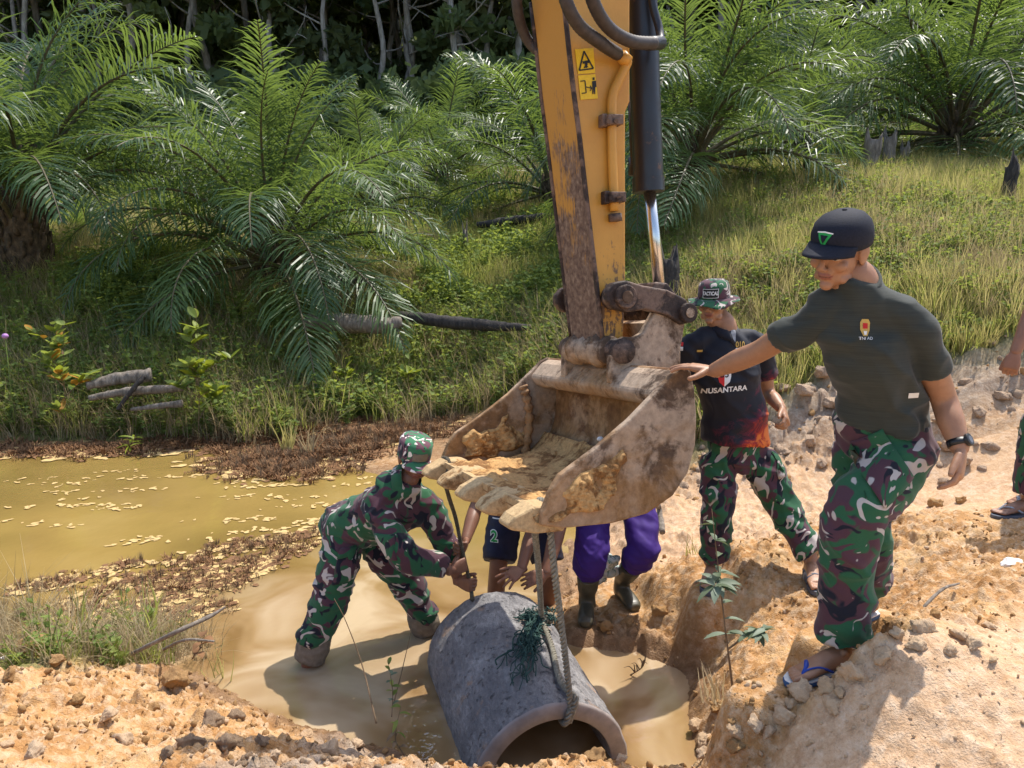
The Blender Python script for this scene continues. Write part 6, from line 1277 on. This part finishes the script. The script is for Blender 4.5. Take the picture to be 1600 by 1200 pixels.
log([at(480, 502, 10.6), at(540, 505, 10.5), at(600, 508, 10.4), at(628, 503, 10.4)], [.10, .13, .12, .07], 'fallen_log', 'dead_wood', 'thick grey fallen log in the weeds in front of the bushy palm', 'log', None, 3)
log([at(625, 492, 10.9), at(690, 502, 10.7), at(760, 508, 10.6), at(830, 512, 10.5)], [.06, .09, .08, .04], 'fallen_log', 'charred_wood', 'dark fallen log continuing from the grey log towards the excavator arm', 'log', None, 4)
log([at(470, 432, 12.6), at(520, 440, 12.4), at(600, 440, 12.6)], [.10, .09, .06], 'fallen_log', 'charred_wood', 'charred log lying at the foot of the bushy palm', 'log', None, 5)
log([at(745, 352, 17), at(800, 345, 17), at(880, 335, 17)], [.07, .10, .06], 'fallen_log', 'charred_wood', 'dark log lying across the slope left of the yellow arm', 'log', None, 6)
log([at(136, 603, 9.0), at(185, 592, 9.1), at(236, 586, 9.2)], [.05, .075, .085], 'fallen_log', 'dead_wood', 'bleached log with a cut end, uppermost of the three logs by the pond', 'log', None, 7)
log([at(140, 622, 8.9), at(200, 612, 8.9), at(286, 606, 9.0)], [.03, .055, .045], 'fallen_log', 'dead_wood', 'slender bleached log in the middle of the three logs by the pond', 'log', None, 8)
log([at(205, 640, 8.85), at(250, 634, 8.85), at(285, 630, 8.9)], [.02, .035, .045], 'fallen_log', 'dead_wood', 'short bleached log, lowest of the three logs by the pond', 'log', None, 9)
log([at(184, 640, 8.75), at(206, 610, 8.8), at(226, 588, 8.9)], [.02, .03, .03], 'dead_branch', 'charred_wood', 'dark branch leaning across the three bleached logs', 'branch', None, 10)
def leafy(base, top, n, L, w, mats, name, label, cat, seed, whorl=True, stem='twig', rs=.006, branches=0, up=.5, droop=0.):
    r = np.random.default_rng(seed); root = empty(name, tuple(base), 0, label, cat); base, top = np.asarray(base, float), np.asarray(top, float)
    axes = [spline([base, .5*base+.5*top+r.normal(size=3)*.02, top], 12)]
    for b in range(branches): p = axes[0][int(r.integers(2, 9))]; e = p+np.array([r.normal()*.25, r.normal()*.2, r.uniform(.1, .4)])*np.linalg.norm(top-base)*.6; axes.append(spline([p, .5*p+.5*e+np.array([0, 0, .02]), e], 12))
    m = MB()
    for a in axes: m.tube(a, [rs*(1-.75*i/12) for i in range(13)], 6)
    m.build('stem', stem, root)
    me = {}
    for i in range(n):
        a = axes[int(r.integers(len(axes)))] if branches else axes[0]; u = .25+.75*(i+.5)/n if not branches else r.uniform(.3, 1); p = a[min(12, int(u*12))]; q = i*2.4+r.normal()*.3; d = unit([math.cos(q), math.sin(q), up+r.normal()*.25]); mt = mats[int(r.integers(len(mats)))]
        mm = MB(); l = L*r.uniform(.65, 1.15); nn = unit(np.array([0, 0, 1.])-d*d[2]+.25*r.normal(size=3)); s = unit(np.cross(d, nn)); ww = w*r.uniform(.8, 1.15); pts = []
        for k in range(6): t_ = k/5; c = p+d*l*t_-np.array([0, 0, 1.])*droop*l*t_*t_; hw = ww*math.sin(math.pi*(.06+.94*t_))**.8; pts += [c-s*hw+nn*hw*.3, c, c+s*hw+nn*hw*.3]
        mm.add(pts, [(3*k, 3*k+1, 3*k+4, 3*k+3) for k in range(5)]+[(3*k+1, 3*k+2, 3*k+5, 3*k+4) for k in range(5)]); mm.build('leaf', mt, root)
    return root
leafy(gp(305, 612, 8.9), at(306, 478, 8.9), 110, .19, .042, ['bright_leaf', 'bright_leaf', 'weed_leaf'], 'sapling', 'bright yellow green leafy sapling on the far bank right of the bleached logs', 'sapling', 3, branches=7)
leafy(gp(95, 590, 9.0), at(100, 492, 9.0), 110, .18, .040, ['weed_leaf', 'bright_leaf', 'orange_leaf', 'weed_leaf'], 'shrub', 'leafy shrub with orange young leaves left of the bleached logs', 'shrub', 4, branches=9)
leafy(gp(640, 610, 10.2), at(640, 545, 10.2), 60, .15, .03, ['bright_leaf', 'weed_leaf'], 'sapling', 'small leafy plant on the far bank behind the camouflage cap', 'sapling', 5, branches=5)
leafy(gp(535, 600, 9.9), at(538, 553, 9.9), 44, .14, .028, ['bright_leaf'], 'sapling', 'small yellow plant on the far bank left of the camouflage cap', 'sapling', 6, branches=4)
bs = atz(1146, 1085, -.30); leafy(bs, at(1112, 795, bs[1]+.05), 56, .085, .015, ['grey_leaf'], 'sapling', 'slender sapling with dusty grey green leaves growing at the foot of the polo man', 'sapling', 7, rs=.005, up=.25, droop=.35, branches=2)
leafy(gp(205, 705, 8.6)*np.array([1, 1, 0])+np.array([0, 0, WATER]), at(212, 682, 8.5), 14, .22, .014, ['bright_leaf'], 'water_plant', 'light green spiky plant sprouting at the far water edge', 'plant', 8, up=.4, droop=.3)
# purple flower far left
m = MB(); fp = at(8, 525, 8.8); m.ball(fp, .035, .035, .03); plain('petal', (.45, .22, .50), .6); fl_ = m.build('flower', 'petal'); m = MB(); m.tube([fp, np.array([fp[0], fp[1], gz(fp[0], fp[1])])], .004, 5); m.build('stem', 'weed_leaf', fl_); tagged(fl_, 'single pale purple flower head on a stalk at the far bank', 'flower')
# reeds in the near pond edge, dead stems near the pit
rr_ = np.random.default_rng(9)
def stems(px, py, z, hpx, n, name, mat, label, seed, w=.004, cat='plant'):
    r = np.random.default_rng(seed); b = atz(px, py, z); m = MB()
    for i in range(n):
        h = hpx/FPX*b[1]*r.uniform(.6, 1.1); p = b+np.array([r.normal()*.03, r.normal()*.03, -.03]); e = p+np.array([r.normal()*.12*h*2, r.normal()*.1, h]); mid = .5*p+.5*e+np.array([0, 0, .05*h]); q = spline([p, mid, e+np.array([.1*h*r.normal(), 0, -.05*h])], 7); m.ribbon(q, unit([1, .3*r.normal(), 0]), [w*(1-.85*k/7) for k in range(8)])
    return tagged(m.build(name, mat), label, cat)
stems(240, 1000, WATER, 120, 14, 'reed', 'grass_green', 'green reed clump at the near left shore beside the dead branch', 1, .007)
stems(205, 1010, WATER, 130, 10, 'reed', 'grass_green', 'tall thin green reeds left of the reed clump on the near shore', 2, .005)
stems(130, 990, -.68, 90, 16, 'grass_clump', 'grass_green', 'bright green grass clump next to the orange earth mound', 3, .006)
stems(345, 1055, WATER, 70, 8, 'grass_clump', 'grass_yellow', 'sparse yellow grass at the tip of the dead branch', 4, .004)
stems(450, 705, WATER, 60, 22, 'reed', 'grass_yellow', 'yellow green reeds standing in the brown mat across the pond', 5, .010)
stems(485, 712, WATER, 55, 16, 'reed', 'grass_dry', 'dry reeds standing in the brown mat across the pond', 6, .010)
stems(1120, 1085, -.36, 50, 26, 'grass_clump', 'grass_dry', 'dry grass clump at the foot of the slender sapling', 7, .003)
stems(1085, 870, -.45, 40, 22, 'grass_clump', 'grass_yellow', 'thin grass on the earth beside the sandal of the polo man', 8, .004)
def wand(pts, r0, label, mat='twig', name='thin_weed'):
    q = spline(pts, 20); m = MB(); m.tube(q, [r0*(1-.7*i/20) for i in range(21)], 5); return tagged(m.build(name, mat), label, 'weed')
wand([atz(588, 1130, -.55), at(566, 1040, 3.25), at(540, 970, 3.3), at(522, 935, 3.32)], .004, 'long thin bare stem curving up in front of the soldier')
wand([atz(615, 1100, -.62), at(630, 1040, 3.4), at(645, 975, 3.45)], .0035, 'thin bare stem beside the left wall of the pipe')
leafy(atz(612, 1120, -.6), at(606, 1030, 3.3), 12, .05, .011, ['weed_leaf', 'grey_leaf'], 'seedling', 'tiny leafy seedling at the water edge left of the pipe', 'seedling', 21, rs=.003, droop=.3)
leafy(atz(632, 1180, -.5), at(628, 1095, 2.85), 10, .05, .010, ['twig', 'weed_leaf'], 'seedling', 'withered seedling on the dark earth left of the pipe', 'seedling', 22, rs=.003, droop=.6)
log([atz(205, 1022, -.60), at(270, 990, 3.55), at(330, 962, 3.7), at(352, 948, 3.75)], [.010, .012, .010, .005], 'dead_branch', 'dead_wood', 'dead grey branch sticking out over the near shore of the pond', 'branch', None, 31)
log([atz(255, 1015, -.62), at(290, 1000, 3.5), at(335, 1002, 3.5)], [.008, .008, .005], 'dead_branch', 'dead_wood', 'short forked dead twig under the grey branch', 'branch', None, 32)
leafy(atz(300, 1030, -.62), at(318, 992, 3.5), 7, .07, .028, ['mat_brown'], 'dead_twig', 'dead twig with curled brown leaves at the near shore', 'twig', 23, rs=.004, droop=.6)
log([atz(700*0+1432, 960, 0), atz(1470, 932, 0)+np.array([0, 0, .03]), atz(1498, 918, -.01)+np.array([0, 0, .02])], [.006, .007, .004], 'dry_stick', 'dead_wood', 'pale dry stick lying on the earth behind the stepping man', 'stick', None, 33)
log([atz(1035, 832, -.5), atz(1028, 812, -.5)+np.array([0, 0, .10]), at(1018, 785, 4.9)], [.022, .022, .02], 'wooden_stake', 'dead_wood', 'short wooden stake standing behind the bucket near the purple trousers', 'stake', None, 34)
leafy(atz(985, 1055, WATER), at(1010, 1015, 3.7), 1, .02, .003, ['twig'], 'dead_twig', 'bare curly twig in the puddle right of the pipe', 'twig', 24, rs=.004, branches=9)
# crumpled white and green sack behind the rubber boots
m = MB(); c0 = atz(945, 912, -.5)
for i in range(9): d = rr_.normal(size=3)*np.array([.06, .05, .04]); m.ball(c0+d+np.array([0, .05, .07]), .07, .05, .035, None, 12, 8)
v, f = remesh(m, .008, 2); me = mesh_of('sack', v, f); n_ = get_no(me); set_co(me, v+n_*(.018*fbm(v*22, 3, 5))[:, None])
t = NT('sack_plastic'); k_ = t.noise(t.co('Object'), 16, 2, .4, 1.); t.set(col=t.ramp(k_, [(.44, (.66, .67, .66)), (.50, (.62, .66, .64)), (.53, (.05, .16, .13)), (.60, (.5, .55, .52))]), rough=.4); me.materials.append(t.m); tagged(link('plastic_sack', me), 'crumpled white and green plastic sack between the rubber boots', 'sack')

# ---- stones and clods
t = NT('rock_grey'); n = t.noise(t.co('Object'), 9, 6, .65); t.set(col=t.ramp(n, [(.3, (.27, .18, .115)), (.55, (.46, .33, .225)), (.75, (.58, .46, .34))]), rough=.95, spec=.2); t.bump(t.noise(t.co('Object'), 40, 5, .7), .7, .015)
t = NT('clod_pale'); n = t.noise(t.co('Object'), 24, 6, .65); r_ = t.rand(); t.set(col=t.mix(t.math('MULTIPLY', r_, .6), t.ramp(n, [(.3, (.52, .34, .195)), (.7, (.74, .57, .40))]), (.64, .42, .23)), rough=.95, spec=.15); t.bump(t.noise(t.co('Object'), 90, 5, .7), .7, .008)
t = NT('clod_orange'); n = t.noise(t.co('Object'), 24, 6, .65); r_ = t.rand(); t.set(col=t.mix(t.math('MULTIPLY', r_, .7), t.ramp(n, [(.3, (.38, .20, .075)), (.7, (.58, .36, .17))]), (.46, .28, .13)), rough=.97, spec=.1); t.bump(t.noise(t.co('Object'), 90, 5, .7), .8, .010)
t = NT('clod_brown'); n = t.noise(t.co('Object'), 24, 6, .65); t.set(col=t.ramp(n, [(.3, (.27, .175, .105)), (.7, (.46, .33, .22))]), rough=.95, spec=.2); t.bump(t.noise(t.co('Object'), 90, 5, .7), .8, .010)
def ico(sub):
    b = bmesh.new(); bmesh.ops.create_icosphere(b, subdivisions=sub, radius=1); v = np.array([tuple(q.co) for q in b.verts]); f = [tuple(q.index for q in p.verts) for p in b.faces]; b.free(); return v, f
IV3, IF3 = ico(4); IV2, IF2 = ico(2)
def rock_mesh(seed, mat, sub=3, rough=.32, planes=12, sc=(1, 1, .75)):
    v, f = (IV3, IF3) if sub == 3 else (IV2, IF2); r = np.random.default_rng(seed); v = v.copy()
    for k in range(planes):   # broken faces
        n = unit(r.normal(size=3)); d = r.uniform(.45, .8); s = v@n; v = v-np.maximum(0, s-d)[:, None]*n*.9
    v = v*(1+rough*fbm(v*1.6+seed*3.1, 4, seed))[:, None]*np.array(sc)
    v = v*(1+(.10 if sub == 3 else .16)*fbm(v*(6 if sub == 3 else 3)+seed, 3, seed+5))[:, None]
    if sub == 3 and 'clod' in mat: v = v*(1+.35*np.abs(fbm(v*7+seed, 4, seed+6)))[:, None]
    return mesh_of('stone', v, f, mat)
def put_rock(p, s, me, name, label, cat, group, rz=0, sink=.35, tilt=0):
    o = bpy.data.objects.new(name, me); col.objects.link(o); o.location = (float(p[0]), float(p[1]), float(p[2])+s*(.75-sink*1.5)); o.scale = (s, s*.9, s); o.rotation_euler = (tilt, tilt*.5, rz); return tagged(o, label, cat, group)
RG = [rock_mesh(i, 'rock_grey') for i in range(5)]; RP = [rock_mesh(20+i, 'clod_pale', 3, .5, 8) for i in range(4)]; RO = [rock_mesh(30+i, 'clod_orange', 3, .6, 5) for i in range(4)]; RB = [rock_mesh(40+i, 'clod_brown', 3, .55, 8) for i in range(3)]
rq = np.random.default_rng(12)
for i, (px, py, s, Y) in enumerate([(1232, 622, 26, 7.2), (1262, 640, 30, 7.0), (1215, 650, 22, 6.9), (1290, 625, 30, 7.2), (1310, 648, 28, 6.9), (1242, 668, 20, 6.6), (1280, 672, 26, 6.6), (1300, 690, 22, 6.4), (1262, 612, 18, 7.5), (1215, 612, 16, 7.4), (1480, 640, 22, 6.6), (1520, 620, 20, 6.9), (1545, 650, 26, 6.6), (1500, 672, 24, 6.4), (1530, 690, 26, 6.2), (1470, 690, 18, 6.3), (1565, 682, 20, 6.3), (1240, 700, 16, 6.2), (1490, 612, 16, 7.0), (1555, 600, 18, 7.2), (1330, 672, 22, 6.7), (1575, 640, 22, 6.7), (1500, 720, 16, 6.1), (1560, 715, 14, 6.1)]):
    p = gpn(px, Y); put_rock(p, s/FPX*Y*.62, RG[i % 5], 'rock', 'grey brown rock in the rubble bank behind the two camouflage trousered men', 'rock', 'rocks in the rubble bank', rq.uniform(0, 6), .25)
def gpx(px, py):   # ground under a pixel, by marching the ray
    d = ray(px, py); t_ = np.arange(1.2, 9, .02)/d[1]; P = CAM[None]+d[None]*t_[:, None]; h_ = hground(P[:, 0], P[:, 1]); k = int(np.argmax(P[:, 2] <= h_)); return np.array([P[k, 0], P[k, 1], h_[k]])
for i, (px, py, s, kind) in enumerate([(60, 1020, 62, 'o'), (110, 1010, 60, 'o'), (195, 1018, 30, 'o'), (275, 1072, 42, 'o'), (90, 1045, 26, 'o'), (120, 1100, 30, 'o'), (240, 1110, 24, 'o'), (20, 1060, 26, 'o'), (330, 1040, 26, 'o'),
     (170, 1130, 30, 'p'), (50, 1180, 36, 'p'), (190, 1160, 34, 'p'), (10, 1170, 20, 'p'), (130, 1145, 16, 'p'), (480, 1150, 22, 'p'), (520, 1180, 40, 'p'), (560, 1165, 24, 'p'), (430, 1190, 22, 'p'),
     (330, 1135, 40, 'b'), (370, 1125, 30, 'b'), (300, 1165, 42, 'b'), (360, 1170, 44, 'b'), (260, 1185, 26, 'b'), (410, 1160, 24, 'b'), (450, 1098, 20, 'b'), (510, 1105, 18, 'o'), (560, 1120, 18, 'o'), (620, 1140, 20, 'b'),
     (830, 1190, 34, 'o'), (880, 1180, 42, 'o'), (930, 1188, 36, 'o'), (970, 1192, 26, 'p'), (1020, 1090, 34, 'o'), (1060, 1110, 30, 'o'), (1090, 1140, 28, 'p'), (1010, 1150, 22, 'o'), (1120, 1115, 26, 'o'),
     (1255, 1090, 52, 'p'), (1290, 1075, 38, 'p'), (1235, 1105, 26, 'p'), (1310, 1095, 22, 'p'), (1430, 1015, 34, 'p'), (1480, 1020, 26, 'p'), (1400, 1000, 26, 'p'), (1500, 1000, 30, 'p'), (1545, 985, 24, 'p'), (1460, 965, 22, 'o'), (1390, 975, 20, 'o'), (1550, 1040, 16, 'p'), (1200, 1150, 28, 'p'), (1150, 1160, 30, 'p'), (1100, 1185, 26, 'p'), (1060, 1190, 22, 'p'), (1265, 1170, 14, 'p'), (1350, 1110, 14, 'p'),
     (1330, 1062, 46, 'p'), (1375, 1038, 40, 'p'), (1300, 1112, 36, 'p'), (1225, 1132, 40, 'p'), (1180, 1135, 34, 'p'), (1440, 988, 38, 'p'), (1520, 1018, 30, 'p'), (1100, 1160, 34, 'p'), (1150, 1190, 30, 'o'), (945, 985, 26, 'o'), (980, 975, 22, 'o'), (1030, 960, 24, 'o'), (925, 975, 24, 'b'), (1350, 800, 22, 'o'), (1400, 790, 24, 'o'), (1460, 790, 22, 'o'), (1500, 785, 18, 'o')]):
    p = gpx(px, py); L_ = {'o': ('lump of orange earth on the bank around the pit', 'orange earth lumps', RO), 'p': ('pale stony lump of dry earth on the dirt road and bank', 'pale dry earth lumps', RP), 'b': ('grey brown lump of earth on the bank at the water edge', 'grey brown earth lumps', RB)}[kind]
    put_rock(p, s/FPX*p[1]*.50, L_[2][i % len(L_[2])], 'earth_clod', L_[0], 'clod', L_[1], rq.uniform(0, 6), .38, rq.normal()*.3)
p = gpx(1580, 884); put_rock(p, .05, rock_mesh(61, 'white_stone', 3, .2, 4, (1.3, .7, .5)), 'white_stone', 'flat white stone lying on the road in the shade of the man at the edge', 'stone', None, .3, .3)
p = gpx(12, 1036); put_rock(p, .035, rock_mesh(62, 'white_stone', 3, .15, 3, (1.3, .8, .6)), 'white_stone', 'smooth white stone beside the orange earth mound', 'stone', None, .3, .3)
# countless crumbs of earth and gravel
CL = [rock_mesh(70+i, 'clod_orange', 2, .4, 3) for i in range(4)]+[rock_mesh(80+i, 'clod_pale', 2, .3, 5) for i in range(4)]+[rock_mesh(90, 'clod_brown', 2, .35, 4), rock_mesh(91, 'clod_brown', 2, .35, 4)]
n = 26000; y = 1.7+(5.2-1.7)*rng.random(n)**1.3; x = rng.uniform(-3.2, 3.6, n)*(.35+y/4.2); z = hground(x, y); rdm = road_mask(x, y); keep = (z > WATER+.0) & (rng.random(n) < .25+.75*sstep(-.2, .4, fbm(np.c_[x, y]*1.5, 3, 19))) & ((x > -2.4) | (y < 3.3)); x, y, z, rdm = x[keep], y[keep], z[keep], rdm[keep]
s = .0026+.0125*rng.random(len(x))**4.5; s *= np.where(rdm > .5, .55, 1.15); u = rng.random(len(x)); gm = (fbm(np.c_[x, y]*1.7+9, 3, 61) > .15) & (x < -.2) & (x > -1.3) & (y < 3)
pick = np.where(rdm > .5, 4+rng.integers(0, 4, len(x)), np.where(gm & (u < .5), 8+rng.integers(0, 2, len(x)), np.where(u < .78, rng.integers(0, 4, len(x)), 4+rng.integers(0, 4, len(x)))))
scatter('earth_crumbs', CL, np.c_[x, y, z+s*.15], np.c_[rng.uniform(0, 6, len(x)), rng.uniform(0, 6, len(x)), rng.uniform(0, 6, len(x))], s, pick, 'crumbs of earth and gravel strewn over the bank and road', 'gravel')
n = 900; x = rng.uniform(1.2, 6, n); y = rng.uniform(6.25, 8.2, n); z = hground(x, y); s = .012+.05*rng.random(n)**3; RG2 = [rock_mesh(95+i, 'rock_grey', 2, .3, 5) for i in range(3)]+[rock_mesh(98, 'clod_orange', 2)]
scatter('rubble', RG2, np.c_[x, y, z], np.c_[rng.uniform(0, 6, n), rng.uniform(0, 6, n), rng.uniform(0, 6, n)], s, rng.integers(0, 4, n), 'small rubble of the stony bank on the right', 'rubble')
